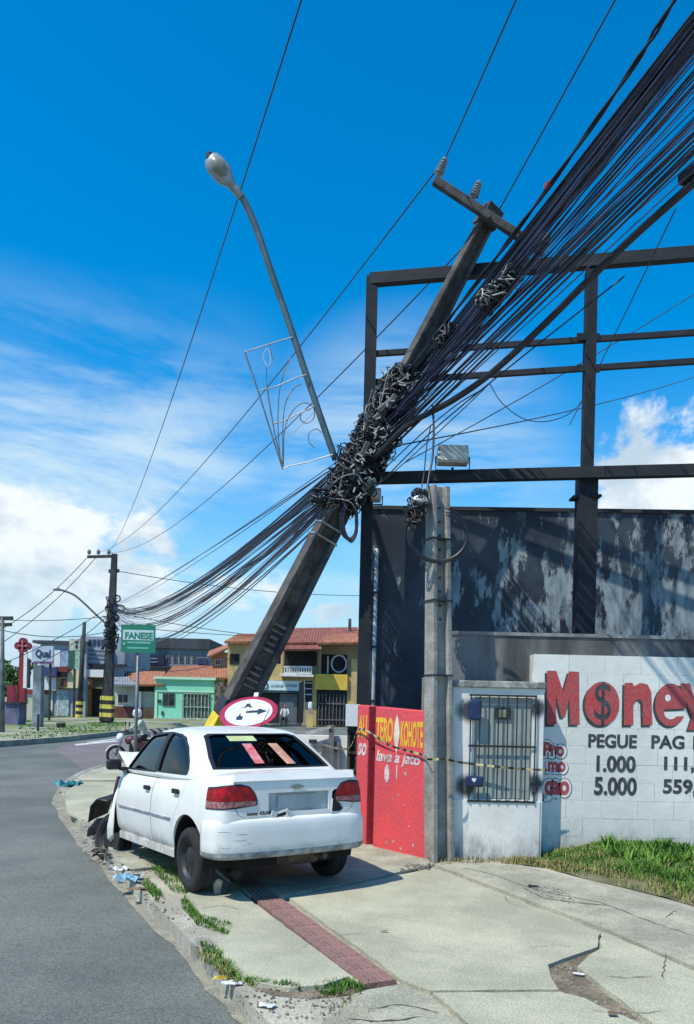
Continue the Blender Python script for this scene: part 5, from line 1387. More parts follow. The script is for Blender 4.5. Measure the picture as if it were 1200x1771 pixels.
# ================================================================== motorcycle and rider
mo = G(236,1322,RZ); my = mo.y
MS = .86
MM = Matrix.Translation(mo) @ Matrix.Rotation(R(205),4,'Z') @ Matrix.Scale(MS,4)       # local x = riding direction
bike = thing('motorcycle', 'small maroon motorcycle with white headlamp fairing waiting at the corner', 'motorcycle', mtx=MM)
def bl(name, mb, m, smooth=True, par=None): return obj(name, mb, m, par or bike, local=True, smooth=smooth)
m_mar = mat('maroon_bike_paint', (.16,.03,.04), .35, .15, 7, 0, coat=.5); m_mw = mat('white_fairing', (.72,.74,.74), .35, .04, 6, 0)
def bwheel(x_):
    prof_ = []
    n = 24; mb = MB(); vs = []; fs = []; ty = [(.22,-.04),(.27,-.045),(.295,0),(.27,.045),(.22,.04)]
    for (r_, y_) in ty:
        for k_ in range(n): a_ = 2*math.pi*k_/n; vs.append((x_+r_*math.cos(a_), y_, .295+r_*math.sin(a_)))
    for i in range(5):
        j = (i+1) % 5
        for k_ in range(n): fs.append((i*n+k_, i*n+(k_+1)%n, j*n+(k_+1)%n, j*n+k_))
    w_ = bl('wheel', mb.add(vs, fs), m_tyre)
    sp = MB()
    for k_ in range(8): a_ = math.pi*2*k_/8; sp.tube([(x_,0,.295),(x_+.225*math.cos(a_),0,.295+.225*math.sin(a_))], .008, 4)
    o_ = bl('spokes', sp, m_galv, par=w_)
bwheel(.62); bwheel(-.62)
bl('fork', MB().tube([(.62,.07,.295),(.42,.08,.95)], .02, 6), m_galv); bl('fork', MB().tube([(.62,-.07,.295),(.42,-.08,.95)], .02, 6), m_galv)
bl('mudguard', MB().prism([(.62+.33*math.cos(R(a_)),-.05,.295+.33*math.sin(R(a_))) for a_ in range(20,161,14)]+[(.62+.31*math.cos(R(a_)),-.05,.295+.31*math.sin(R(a_))) for a_ in range(160,19,-14)], (0,.10,0)), m_mw, False)
bl('tank', MB().lathe([(.05,-.26),(.13,-.18),(.15,0),(.12,.18),(.05,.24)], 12, Matrix.Translation((.12,0,.74)) @ Matrix.Rotation(R(90),4,'Y')), m_mar)
bl('engine', MB().box((-.18,-.13,.26),(.22,.13,.56)), m_rim, False)
bl('seat', MB().box((-.60,-.12,.70),(-.02,.12,.78)), m_blk, False); bl('tail', MB().box((-.78,-.10,.62),(-.40,.10,.70)), m_mar, False)
bl('side_panel', MB().prism([(-.45,-.14,.45),(.0,-.14,.48),(.05,-.14,.68),(-.55,-.14,.68)], (0,.28,0)), m_mar, False)
bl('headlamp_fairing', MB().lathe([(.04,-.06),(.13,-.02),(.15,.06),(.11,.13),(.03,.16)], 12, Matrix.Translation((.46,0,.82)) @ Matrix.Rotation(R(90),4,'Y')), m_mw)
bl('handlebar', MB().tube([(.22,.36,1.02),(.36,.22,.99),(.40,0,.96),(.36,-.22,.99),(.22,-.36,1.02)], .014, 6), m_blk)
for s_ in (1,-1):
    mm_ = bl('mirror', MB().lathe([(.03,-.02),(.07,-.01),(.07,.015)], 10, Matrix.Translation((.30,.36*s_,1.25)) @ Matrix.Rotation(R(90),4,'Y')), m_blk)
    bl('mirror_stem', MB().tube([(.32,.28*s_,1.0),(.30,.36*s_,1.22)], .008, 5), m_blk)
bl('exhaust', MB().tube([(.15,-.16,.28),(-.3,-.18,.28),(-.75,-.20,.36)], .035, 8), m_galv)
# rider: one body astride, arms to the bars
J = {'pelvis':(-.25,0,.84),'waist':(-.22,0,1.0),'chest':(-.10,0,1.22),'neck':(-.04,0,1.40),'headb':(-.01,0,1.47),'headt':(.0,0,1.64),
 'shl':(-.06,.18,1.34),'ell':(.08,.30,1.12),'wrl':(.25,.34,1.05),'hal':(.31,.33,1.04),'shr':(-.06,-.18,1.34),'elr':(.08,-.30,1.12),'wrr':(.25,-.34,1.05),'har':(.31,-.33,1.04),
 'hil':(-.22,.11,.82),'knl':(.20,.20,.72),'anl':(.02,.19,.34),'tol':(.16,.20,.30),'hir':(-.22,-.11,.82),'knr':(.20,-.20,.72),'anr':(.02,-.19,.34),'tor':(.16,-.20,.30)}
Rr = {'pelvis':(.15,.12),'waist':(.15,.11),'chest':(.17,.12),'neck':.06,'headb':.08,'headt':.07,'shl':.075,'ell':.05,'wrl':.035,'hal':.04,'shr':.075,'elr':.05,'wrr':.035,'har':.04,'hil':.10,'knl':.07,'anl':.045,'tol':.045,'hir':.10,'knr':.07,'anr':.045,'tor':.045}
ED = [('pelvis','waist'),('waist','chest'),('chest','neck'),('neck','headb'),('headb','headt'),('chest','shl'),('shl','ell'),('ell','wrl'),('wrl','hal'),('chest','shr'),('shr','elr'),('elr','wrr'),('wrr','har'),('pelvis','hil'),('hil','knl'),('knl','anl'),('anl','tol'),('pelvis','hir'),('hir','knr'),('knr','anr'),('anr','tor')]
m_skin = mat('skin', (.30,.17,.11), .6, .1, 9, 0); m_shirt = mat('pale_green_shirt', (.50,.56,.47), .85, .15, 9, .1); m_trous = mat('dark_trousers', (.035,.03,.035), .85, .2, 9, .1)
def paint_body(me, rule):
    me.materials.clear()
    for m in (m_skin, rule[0], rule[1], m_blk): me.materials.append(m)
    for p in me.polygons: p.material_index = rule[2](p.center)
rme = skinned(ED, {k_: Vector(v_) for k_, v_ in J.items()}, Rr)
paint_body(rme, (m_shirt, m_trous, lambda c: 3 if c.z < .36 else (2 if c.z < .93 and not (c.x > .1 and abs(c.y) > .24) else (0 if (c.z > 1.40 and abs(c.y) < .1) or c.x > .24 else 1))))
rider = obj('person', rme, None, mtx=MM); tag(rider, 'rider in pale shirt and white helmet sitting on the motorcycle', 'person')
hel = obj('helmet', MB().lathe([(.10,-.12),(.135,-.06),(.145,.02),(.125,.09),(.07,.14),(.01,.155)], 16, Matrix.Translation((.01,0,1.57))), m_mw, rider, local=True, smooth=True)
obj('visor', MB().prism([(.13*math.cos(R(a_))+.012,.137*math.sin(R(a_)),1.53) for a_ in range(-60,61,15)], (0.01,0,.085)), m_blk, rider, local=True)

# ================================================================== far side: poles, posts, verge
def thinpole(label, px0, py0, px1, py1, r0, r1, y=None, m=None, hazard=False, arms=()):
    b = G(px0, py0, 0.0)
    if y: b = P(px0, py0, y)
    t = P(px1, py1, b.y); o = thing('utility_pole', label, 'utility pole', b)
    b2 = Vector((b.x,b.y,-.1)); obj('shaft', MB().tube([b2,t], [r0,r1], 8), m or m_dkp, o, smooth=True)
    if hazard:
        for k_ in range(6):
            f0, f1 = k_*.034, (k_+1)*.034; obj('hazard_stripe', MB().tube([b.lerp(t,f0),b.lerp(t,f1)], r0*1.18, 8), m_ylw if k_ % 2 == 0 else m_hblk, o)
    for (xa, ya, xb, yb_) in arms: obj('crossarm', MB().bar(P(xa,ya,b.y),P(xb,yb_,b.y),.14,.12,side=(0,0,1)), m_dkp, o)
    return o
thinpole('thin dark pole with yellow striped foot before the orange shop', 136,1241,146,1076,.22,.13,hazard=True)
thinpole('slim grey pole with two short crossarms at the left edge', 4,1266,4,1068,.11,.08,m=mat('grey_far_pole',(.14,.16,.17),.8,.2,3,.1),arms=((-4,1069,22,1069),(-10,1081,20,1080)))
thinpole('thin dark pole standing before the yellow house', 602,1252,605,1070,.16,.11,arms=((598,1110,612,1110),(600,1142,611,1142)))
# lamp arm of the far striped pole
fl_ = thing('street_lamp', 'far street lamp arm on the striped utility pole', 'street lamp', FPp(180,1075))
obj('arm', MB().tube(smoothpts([FPp(190,1085),FPp(165,1062),FPp(145,1043),FPp(128,1029),FPp(108,1021),FPp(97,1019)],4), .07, 6), m_armb, fl_, smooth=True)
obj('luminaire', MB().box(*fb(91,1016,101,1021,FY-.2,.35)), MATS['lamp_housing'], fl_, bevel=.05)
# concrete gate post and dark block on the verge
q = G(64,1257); tag(obj('gate_post', MB().box(*fb(57,1150,72,1257,q.y,.45,ground=-.05)), mat('blue_grey_concrete',(.26,.30,.34),.9,.25,1.2,.2), bevel=.03), 'square blue-grey concrete post standing on the far verge', 'post')
q = G(70,1264); tag(obj('marker_post', MB().box(*fb(64,1235,67,1264,q.y,.1,ground=-.05)), m_dkp), 'thin dark marker stake before the concrete post', 'stake')
q = G(103,1258); blk = MB().box(*fb(97,1250,109,1258,q.y,.4,ground=-.02)); tag(obj('kerb_block', blk, m_blk, bevel=.04), 'low dark block lying on the far grass verge', 'block')
# half-buried tyres lining the far footway
random.seed(8)
half = MB(); n = 14; ring_ = []
for k_ in range(n+1):
    a_ = math.pi*k_/n
    for j in range(6):
        b_ = 2*math.pi*j/6; r_ = .235+.085*math.cos(b_); ring_.append((r_*math.cos(a_), .085*math.sin(b_), r_*math.sin(a_)))
half.add(ring_, [(k_*6+j, k_*6+(j+1)%6, (k_+1)*6+(j+1)%6, (k_+1)*6+j) for k_ in range(n) for j in range(6)])
hme = half.mesh('half_tyre')
for p in hme.polygons: p.use_smooth = True
hme.materials.append(m_tyre)
hm2 = hme.copy(); hm2.materials.clear(); hm2.materials.append(mat('whitewashed_rubber',(.42,.42,.38),.8,.3,6,.1))
ORD = 'first second third fourth fifth sixth seventh eighth ninth tenth eleventh twelfth thirteenth fourteenth fifteenth sixteenth seventeenth eighteenth nineteenth twentieth twenty-first twenty-second'.split()
for i in range(22):
    px = 254+i*6.4; q = G(px, 1275-i*.45, -.02)
    tag(obj('half_tyre', hme if i % 2 else hm2, None, mtx=Matrix.Translation(q) @ Matrix.Rotation(R(8),4,'Z')), ('bare black' if i % 2 else 'whitewashed')+' half-buried tyre, '+ORD[i]+' from the left along the far footway', 'tyre', 'half-buried tyres along the far footway')

# ================================================================== far buildings
def bld(name, label, x, y, loc=None): return thing(name, label, 'building', Vector((P(x,1245,y).x, y, 0)))
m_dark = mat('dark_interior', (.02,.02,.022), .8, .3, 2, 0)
def bp(par, name, m, x0, y0, x1, y1, y, th=.2, ground=None, bevel=0): return obj(name, MB().box(*fb(x0,y0,x1,y1,y,th,ground=ground)), m, par, bevel=bevel)
m_pglass = mat('dark_window_glass', (.035,.045,.055), .15, .3, 1.5, 0)
def window(par, x0, y0, x1, y1, y, frame, cols=2, rows_=1):
    w_ = bp(par, 'window', frame, x0, y0, x1, y1, y-.06, .06)
    k_ = .9
    for c_ in range(cols):
        for r_ in range(rows_):
            xa = x0+k_+(x1-x0-k_)*c_/cols; xb = x0+(x1-x0-k_)*(c_+1)/cols; ya = y0+k_+(y1-y0-k_)*r_/rows_; yb_ = y0+(y1-y0-k_)*(r_+1)/rows_
            obj('pane', MB().box(*fb(xa,ya,xb,yb_,y-.075,.014)), m_pglass, w_)
    return w_
def ribroof(par, name, m, a, b, c, d, n=16, h=.05):
    """tiled slope: a-b eave, d-c ridge, with ribs running up the slope"""
    a, b, c, d = map(Vector, (a,b,c,d)); nr = (b-a).cross(d-a).normalized()
    if nr.z < 0: nr = -nr
    mb = MB(); vs = []; k_ = n*4
    for i in range(k_+1):
        o_ = nr*h*(.5+.5*math.cos(2*math.pi*i/4)); vs += [a.lerp(b,i/k_)+o_, d.lerp(c,i/k_)+o_, d.lerp(c,i/k_)-nr*.12, a.lerp(b,i/k_)-nr*.12]
    fs = []
    for i in range(k_):
        for j in range(4): fs.append((i*4+j, i*4+(j+1)%4, (i+1)*4+(j+1)%4, (i+1)*4+j))
    fs += [(0,1,2,3), (k_*4,k_*4+3,k_*4+2,k_*4+1)]
    return obj(name, mb.add(vs, fs), m, par)
m_tile = mat('orange_roof_tile', (.42,.17,.085), .85, .25, 2.5, .2, col2=(.25,.10,.06)); m_tile2 = mat('red_roof_tile', (.30,.10,.07), .85, .25, 2.5, .2, col2=(.17,.06,.045))
# grey shop block with the lettered board
A_ = bld('shop_building', 'lilac grey two-storey shop block behind the concrete post', 110, 60)
m_lil = mat('lilac_grey_render', (.36,.40,.47), .85, .12, .8, .1)
bp(A_,'wall',m_lil,70,1112,150,1243,60,8,ground=-.1); bp(A_,'cornice',mat('dark_cornice',(.07,.08,.10),.8),56,1108,152,1113,59.7,8.4)
bp(A_,'white_panel',m_mw,94,1124,104,1153,59.9,.09); bp(A_,'blue_panel',mat('pale_blue_panel',(.36,.50,.66),.6),104.3,1124,118,1153,59.92,.07)
bp(A_,'awning',mat('blue_awning',(.05,.07,.22),.7),74,1154,98,1170,59.2,.75); bp(A_,'awning',mat('dark_red_awning',(.22,.04,.04),.7),98.3,1153,117,1162,59.3,.65)
bp(A_,'fascia',m_mw,72,1171,97,1194,59.6,.35); bp(A_,'fascia',mat('tan_fascia',(.45,.30,.14),.7,.2,1),97.3,1171,117,1190,59.6,.35); bp(A_,'fascia',mat('cream_fascia',(.66,.62,.36),.7,.1,1),117.3,1160,138,1190,59.6,.35)
bp(A_,'logo',mat('dark_red_logo',(.20,.04,.03),.6),105,1174,114,1186,59.55,.04)
bp(A_,'shopfront_glass',mat('green_grey_glass',(.14,.19,.18),.2),73,1196,88,1237,59.93,.06); bp(A_,'door_post',m_mw,88.3,1196,91,1238,59.9,.09); bp(A_,'door',mat('pale_blue_door',(.50,.62,.68),.6),97,1192,119,1238,59.9,.09); bp(A_,'door_mullion',m_mw,100,1192,101.5,1238,59.87,.02)
bp(A_,'planter',mat('brown_planter',(.12,.08,.06),.9),74,1228,86,1238,59.5,.35,ground=-.1)
sb = thing('shop_sign', 'pale board lettered Qual above the far left shops', 'sign', P(73,1150,50))
bp(sb,'board',mat('pale_board',(.46,.56,.66),.6,.1,1),55,1117,92,1146,50,.2); bp(sb,'foot_strip',mat('violet_strip',(.16,.10,.22),.6),58,1144,91,1148,49.95,.04)
lettering('lettering','Qual',.5,P(61,1139,49.98),mat('navy_letter',(.03,.06,.14),.6),sb,fit=(26*50/F,16*50/F),offset=.02)
bp(sb,'post',m_dkp,60,1146.2,63,1262,50.05,.12,ground=-.05); bp(sb,'post',m_dkp,85,1148.2,88,1262,50.05,.12,ground=-.05)
# orange shop
B_ = bld('shop_building', 'shop with white fascia and orange pillar beside the striped pole', 165, 61)
bp(B_,'wall',mat('grey_blue_render',(.30,.35,.42),.85,.12,.8,.1),139,1101,216,1243,61,8,ground=-.1)
bp(B_,'roof_sign',mat('lilac_board',(.34,.36,.46),.7,.1,.7),147,1101,184,1149,60.4,.3)
for k_ in range(4): bp(B_,'sign_letter',mat('navy_letter',(.03,.06,.14)),153+k_*7.2,1106,158+k_*7.2,1117,60.35,.04)
for k_ in range(3): bp(B_,'sign_line',mat('grey_print',(.18,.20,.27),.7),152,1124+k_*7,180,1126.5+k_*7,60.36,.03)
bp(B_,'ledge',m_dkp,147,1148,216,1151,60.3,.65)
bp(B_,'fascia',m_mw,142,1158,184,1171,60.2,.6)
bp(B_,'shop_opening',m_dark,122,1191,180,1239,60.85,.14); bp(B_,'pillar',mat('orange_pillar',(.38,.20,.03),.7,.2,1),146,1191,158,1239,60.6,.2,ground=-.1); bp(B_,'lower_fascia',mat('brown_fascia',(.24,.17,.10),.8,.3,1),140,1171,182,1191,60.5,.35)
c_ = P(152,1181,60.45); obj('logo', MB().add(disc(c_,.36,.36,16),[tuple(range(16))]), mat('orange_logo',(.62,.20,.08),.6), B_)
c_ = P(152,1181,60.42); obj('logo_core', MB().add(disc(c_,.14,.14,12),[tuple(range(12))]), m_mw, B_)
C_ = thing('advert_panel', 'tall white and green advert panel between the far shops', 'advert', P(129,1160,58.5))
bp(C_,'white_panel',mat('ivory_panel',(.62,.64,.50),.7),120,1105,138,1125,58.5,.2); bp(C_,'green_panel',mat('dark_green_panel',(.03,.13,.10),.6),119,1125.3,129,1157,58.5,.2); bp(C_,'pale_panel',mat('pale_green_panel',(.38,.56,.44),.6),129.3,1125.3,138,1157,58.52,.18)
for k_ in range(2): bp(C_,'mark',m_dkp,130,1108+k_*8,134,1113+k_*8,58.45,.04)
bp(C_,'post',m_dkp,127,1157.2,130,1243,58.55,.15,ground=-.05)
# long concrete building
D_ = bld('long_building', 'long raw concrete two-storey building behind the green sign', 290, 76)
bp(D_,'wall',mat('raw_grey_render',(.23,.24,.26),.9,.25,.35,.2),186,1112,361,1240,76,9,ground=-.1); bp(D_,'parapet',mat('dark_parapet_render',(.075,.085,.10),.9,.25,.5,.2,streak=True),184,1103,362,1121,75.7,9.6)
bp(D_,'signboard',mat('navy_signboard',(.012,.015,.05),.6),244,1133,284,1150,75.6,.35); bp(D_,'signboard',mat('blue_signboard',(.03,.05,.13),.6),341,1138,358,1149,75.6,.35)
for k_ in range(2): bp(D_,'sign_line',mat('pale_print',(.35,.40,.50),.6),250,1138+k_*6,272,1139.6+k_*6,75.55,.04)
for k_ in range(5): window(D_,288+k_*11,1131,295+k_*11,1146,76,mat('grey_frame',(.35,.37,.38),.7))
for k_ in range(3): window(D_,192+k_*16,1124,201+k_*16,1140,76,mat('grey_frame',(.35,.37,.38)))
bp(D_,'ledge',m_dkp,186,1152,361,1155,75.5,.5)
# mint house
E_ = bld('mint_house', 'mint green single-storey house with barred gate and orange tiled roof', 320, 58)
m_mint = mat('mint_paint', (.24,.66,.47), .8, .06, .9, .08); m_minl = mat('pale_mint_trim', (.46,.74,.56), .8, .05, 1, .05)
bp(E_,'wall',m_mint,268,1175,371,1246,58,7,ground=-.1); bp(E_,'parapet_trim',m_minl,266,1171,373,1175.2,57.8,7.3); bp(E_,'trim_band',m_minl,268,1195,371,1197,57.94,.07); bp(E_,'corner_trim',m_minl,268,1197,272,1246,57.93,.07,ground=-.1); bp(E_,'plinth',mat('pale_step',(.52,.53,.45),.9),264,1243,375,1247,57.5,.55,ground=-.1)
window(E_,281,1198,302,1221,58,mat('olive_frame',(.20,.28,.22),.7),2,1)
gt2 = bp(E_,'gate',mat('gate_backing',(.10,.13,.12),.7),316,1198,363,1245,57.93,.07,ground=-.05)
m_gbar = mat('pale_gate_bars', (.36,.52,.44), .6)
for k_ in range(8): obj('gate_bar', MB().box(*fb(317+k_*6.2,1199,318.2+k_*6.2,1244,57.86,.05)), m_gbar, gt2)
for y_ in (1199,1222,1242): obj('gate_rail', MB().box(*fb(316,y_,363,y_+1.6,57.84,.06)), m_gbar, gt2)
bp(E_,'meter_box',m_dkp,272,1210,278,1215,57.9,.09); bp(E_,'letter_box',m_dkp,279,1230,282,1237,57.9,.09)
r1 = [P(281,1172,58.2),P(400,1172,58.2),P(396,1151,63),P(300,1152,63)]; ribroof(E_,'tiled_roof',m_tile,*r1,n=26)
F_ = bld('low_house', 'small grey house with orange tiled porch beside the mint house', 235, 57.5)
bp(F_,'wall',mat('white_grey_render',(.50,.52,.50),.9,.15,.8,.1),194,1180,267,1246,59,5,ground=-.1)
bp(F_,'brick_dado',mat('maroon_dado',(.15,.045,.045),.85,.2,2,.1),194,1222,247,1243,58.9,.09,ground=-.1); bp(F_,'brick_panel',mat('terracotta_panel',(.42,.21,.13),.85,.2,2,.1),247.3,1225,267,1243,58.9,.09,ground=-.1)
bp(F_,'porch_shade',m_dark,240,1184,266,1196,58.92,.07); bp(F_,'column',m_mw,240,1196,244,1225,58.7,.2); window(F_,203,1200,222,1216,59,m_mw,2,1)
r2 = [P(238,1184,57.8),P(284,1184,57.8),P(285,1161,62),P(214,1162,62)]; ribroof(F_,'tiled_roof',m_tile,*r2,n=12); r3 = [P(192,1184,57.9),P(239,1184,57.9),P(236,1163,62.3),P(192,1164,62.3)]; ribroof(F_,'metal_roof',mat('grey_metal_roof',(.28,.31,.33),.6,.15,1,.05),*r3,n=10)
# yellow two-storey house
Y0 = 54.0
H_ = bld('yellow_house', 'yellow two-storey house with red tiled roofs, balcony and shop below', 500, Y0)
m_yw = mat('yellow_house_paint', (.56,.41,.16), .85, .1, .8, .08, col2=(.40,.30,.14)); m_tan = mat('tan_house_paint', (.36,.28,.16), .85, .12, .6, .08); m_frw = mat('white_frame', (.66,.67,.64), .7, .05, 3, 0)
bp(H_,'ground_floor_wall',m_yw,394,1168,622,1256,Y0,9,ground=-.1); bp(H_,'upper_wall',m_tan,396,1108,622,1168,Y0+1.2,7.8)
bp(H_,'upper_bay',m_yw,394,1106,440,1168,Y0+.05,1.1); bp(H_,'balcony_floor',m_frw,484,1166,542,1170,Y0-.9,2.05)
bp(H_,'balcony_wall',m_yw,455,1148,489,1176,Y0-.2,1.3)
for k_ in range(2): 
    bw_ = bp(H_,'balustrade',m_frw,490+k_*25,1152,514+k_*25,1154.5,Y0-.85,.1)
    obj('bottom_rail', MB().box(*fb(490+k_*25,1163,514+k_*25,1165.8,Y0-.85,.1)), m_frw, bw_)
    for j in range(6): obj('baluster', MB().box(*fb(491+k_*25+j*4.3,1154.5,493+k_*25+j*4.3,1163,Y0-.83,.06)), m_frw, bw_)
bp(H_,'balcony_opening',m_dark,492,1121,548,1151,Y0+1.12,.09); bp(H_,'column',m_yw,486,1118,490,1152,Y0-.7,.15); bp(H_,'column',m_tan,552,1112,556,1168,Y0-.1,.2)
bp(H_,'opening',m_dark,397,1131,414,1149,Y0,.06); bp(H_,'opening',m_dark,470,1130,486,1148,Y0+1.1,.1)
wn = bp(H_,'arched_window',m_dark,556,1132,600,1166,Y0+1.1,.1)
c_ = P(586,1148,Y0+1.02)
arcp = disc(c_, 13*Y0/F, 15*Y0/F, 22); obj('round_grille', MB().tube([p for p in arcp]+[arcp[0]], .06, 5), m_frw, wn)
obj('mullion', MB().box(*fb(566,1135,568.5,1165,Y0+1.02,.07)), m_frw, wn)
bp(H_,'pilaster',m_yw,608,1140,618,1218,Y0-.15,.2)
rf = ribroof(H_,'main_roof',m_tile2,P(478,1112,Y0-.6),P(626,1110,Y0-.6),P(618,1085,Y0+4.5),P(492,1087,Y0+4.5),n=30)
ribroof(H_,'porch_roof',m_tile2,P(486,1123,Y0-1.4),P(556,1123,Y0-1.4),P(548,1104,Y0+1.1),P(510,1103,Y0+1.1),n=14)
ribroof(H_,'wing_roof',m_tile,P(388,1110,Y0-.5),P(452,1110,Y0-.5),P(470,1096,Y0+3.5),P(412,1097,Y0+3.5),n=14)
ribroof(H_,'side_roof',m_tile,P(548,1112,Y0-.9),P(622,1111,Y0-.9),P(616,1096,Y0+2),P(566,1097,Y0+2),n=14)
sg2 = bp(H_,'shop_fascia',mat('white_teal_fascia',(.58,.68,.68),.6,.05,1),446,1177,521,1194,Y0-.35,.3)
c_ = P(458,1185.5,Y0-.37); obj('fascia_logo', MB().tube(disc(c_,.2,.2,14)+[disc(c_,.2,.2,14)[0]], .05, 5), mat('teal_print',(.05,.24,.24),.6), sg2)
for (x0, x1) in ((468,490),(494,514)): obj('fascia_print', MB().box(*fb(x0,1184,x1,1188,Y0-.37,.015)), mat('teal_print2',(.30,.46,.48),.6), sg2)
bp(H_,'fascia_base',mat('dark_teal_strip',(.02,.08,.08),.6),446,1194.2,521,1198,Y0-.33,.28)
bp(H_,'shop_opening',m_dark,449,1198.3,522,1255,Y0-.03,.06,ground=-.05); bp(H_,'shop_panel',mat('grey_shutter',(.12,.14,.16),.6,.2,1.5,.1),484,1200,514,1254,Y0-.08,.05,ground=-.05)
ap = bp(H_,'yellow_pediment',mat('bright_yellow_paint',(.68,.46,.06),.8,.08,1,.05),545,1166,601,1193,Y0-.3,.28)
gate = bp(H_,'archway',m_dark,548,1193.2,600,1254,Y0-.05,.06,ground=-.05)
for k_ in range(8): obj('gate_bar', MB().box(*fb(551+k_*6.2,1200,552.3+k_*6.2,1253,Y0-.13,.05)), mat('grey_gate_bar',(.16,.16,.15),.6), gate)
obj('gate_rail', MB().box(*fb(549,1216,600,1218,Y0-.16,.05)), MATS['grey_gate_bar'], gate); obj('gate_rail', MB().box(*fb(549,1244,600,1246,Y0-.16,.05)), MATS['grey_gate_bar'], gate)
m_gbx = mat('white_grille',(.5,.55,.56),.6)
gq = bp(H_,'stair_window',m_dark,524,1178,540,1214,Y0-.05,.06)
for k_ in range(3): obj('bar', MB().box(*fb(525,1180+k_*10,539,1182+k_*10,Y0-.1,.04)), m_gbx, gq)
J_ = bld('gabled_house', 'small tan gabled house between the mint and yellow houses', 378, 62)
bp(J_,'wall',m_tan,366,1128,397,1240,62,6,ground=-.1); ribroof(J_,'tiled_roof',m_tile,P(358,1136,61.4),P(400,1118,61.4),P(400,1112,66),P(362,1126,66),n=8); window(J_,372,1140,382,1150,62,m_frw)
K_ = bp(J_,'garden_wall',mat('stone_wall',(.22,.20,.17),.9,.4,3,.4),371,1180,398,1246,57.9,.5,ground=-.1)
# totem and kiosk at the far left
T_ = thing('totem_sign', 'tall dark red totem with a four-lobed head at the far left', 'sign', P(39,1245,47))
m_trd = mat('totem_red', (.26,.02,.035), .5, .15, 1, .03)
for k_ in range(4):
    a_ = math.pi/2*k_; c_ = P(38.5,1117,46.95)+Vector((math.cos(a_)*.26,0,math.sin(a_)*.26)); obj('lobe', MB().prism(disc(c_,.23,.23,14),(0,.25,0)), m_trd, T_)
obj('cross', MB().box(*fb(30,1115.5,47,1118,46.9,.04)), mat('pink_cross',(.55,.22,.26),.5), T_); obj('cross', MB().box(*fb(37.3,1107,39.7,1127,46.88,.015)), mat('pink_cross',(.55,.22,.26)), T_)
bp(T_,'column',m_trd,33,1130,44,1250,47,.35,ground=-.1); bp(T_,'white_panel',m_mw,41,1128,47,1190,46.9,.09); bp(T_,'dark_panel',m_dkp,47.3,1140,51,1190,46.92,.2)
k2 = thing('kiosk', 'purple-grey kiosk box under a dark red panel at the left edge', 'kiosk', P(20,1252,42))
bp(k2,'cabinet',mat('violet_grey_box',(.14,.14,.24),.7,.2,1,.05),8,1217,33,1262,42,.9,ground=-.1); bp(k2,'red_panel',m_trd,12,1185,30,1216,42.1,.25); bp(k2,'lid',m_dkp,7,1214,34,1217.2,41.9,1.0)
k3 = thing('small_shed', 'cream shed with a red band behind the totem', 'shed', P(46,1245,55))
bp(k3,'wall',mat('cream_shed',(.50,.50,.42),.8,.1,1),30,1200,58,1245,55,3,ground=-.1); bp(k3,'roof_band',m_trd,29,1192,59,1200.2,54.9,3.2); bp(k3,'vent',m_dkp,40,1206,46,1212,54.93,.08)
# things before the yellow house
bn = thing('flag_banner', 'tall narrow black banner before the shop', 'banner', P(521,1255,50)); bp(bn,'cloth',m_blk,517,1180,526,1250,50,.04); obj('pole', MB().tube([P(526.5,1256,50),P(526.5,1176,50)], .03, 6), m_galv, bn)
pu = thing('display_stand', 'white and yellow display stand before the arched gate', 'stand', P(537,1250,49)); 
bp(pu,'base',mat('yellow_stand',(.60,.46,.16),.6,.1,2),531,1236,542,1252,49,.35,ground=-.05); bp(pu,'middle',mat('pink_tan_stand',(.40,.28,.22),.6,.1,2),532,1226,541,1236,49.02,.3); bp(pu,'head',m_mw,533,1214,540,1226,49.04,.26,bevel=.06)
# person sitting before the shop
pb2 = P(492,1252,49.5); pb2.z = 0
PMM = Matrix.Translation(pb2) @ Matrix.Rotation(R(-100),4,'Z')
J2 = dict(J); J2.update({'pelvis':(-.12,0,.50),'waist':(-.12,0,.68),'chest':(-.08,0,.92),'neck':(-.05,0,1.10),'headb':(-.03,0,1.16),'headt':(-.01,0,1.33),'shl':(-.08,.19,1.04),'ell':(.02,.25,.78),'wrl':(.22,.20,.66),'hal':(.29,.18,.64),'shr':(-.08,-.19,1.04),'elr':(.02,-.25,.78),'wrr':(.22,-.20,.66),'har':(.29,-.18,.64),'hil':(-.10,.10,.48),'knl':(.34,.13,.50),'anl':(.34,.13,.09),'tol':(.46,.14,.05),'hir':(-.10,-.10,.48),'knr':(.34,-.13,.50),'anr':(.34,-.13,.09),'tor':(.46,-.14,.05)})
sme = skinned(ED, {k_: Vector(v_) for k_, v_ in J2.items()}, Rr, 1)
paint_body(sme, (mat('white_tshirt',(.60,.62,.62),.85,.1,9,.05), m_trous, lambda c: 3 if c.z < .1 else (2 if c.z < .58 and not c.z > .6 else (0 if (c.z > 1.08 and abs(c.y) < .1) or c.x > .12 else 1))))
tag(obj('person', sme, None, mtx=PMM), 'person in a white shirt sitting outside the shop by the yellow house', 'person')
ch = thing('stool', 'dark stool under the person sitting outside the shop', 'stool', pb2, mtx=PMM)
obj('seat', MB().box((-.30,-.19,.36),(.12,.19,.40)), m_blk, ch, local=True)
for a_, b_ in ((-.26,-.15),(-.26,.15),(.08,-.15),(.08,.15)): obj('leg', MB().box((a_-.02,b_-.02,0),(a_+.02,b_+.02,.36)), m_blk, ch, local=True)
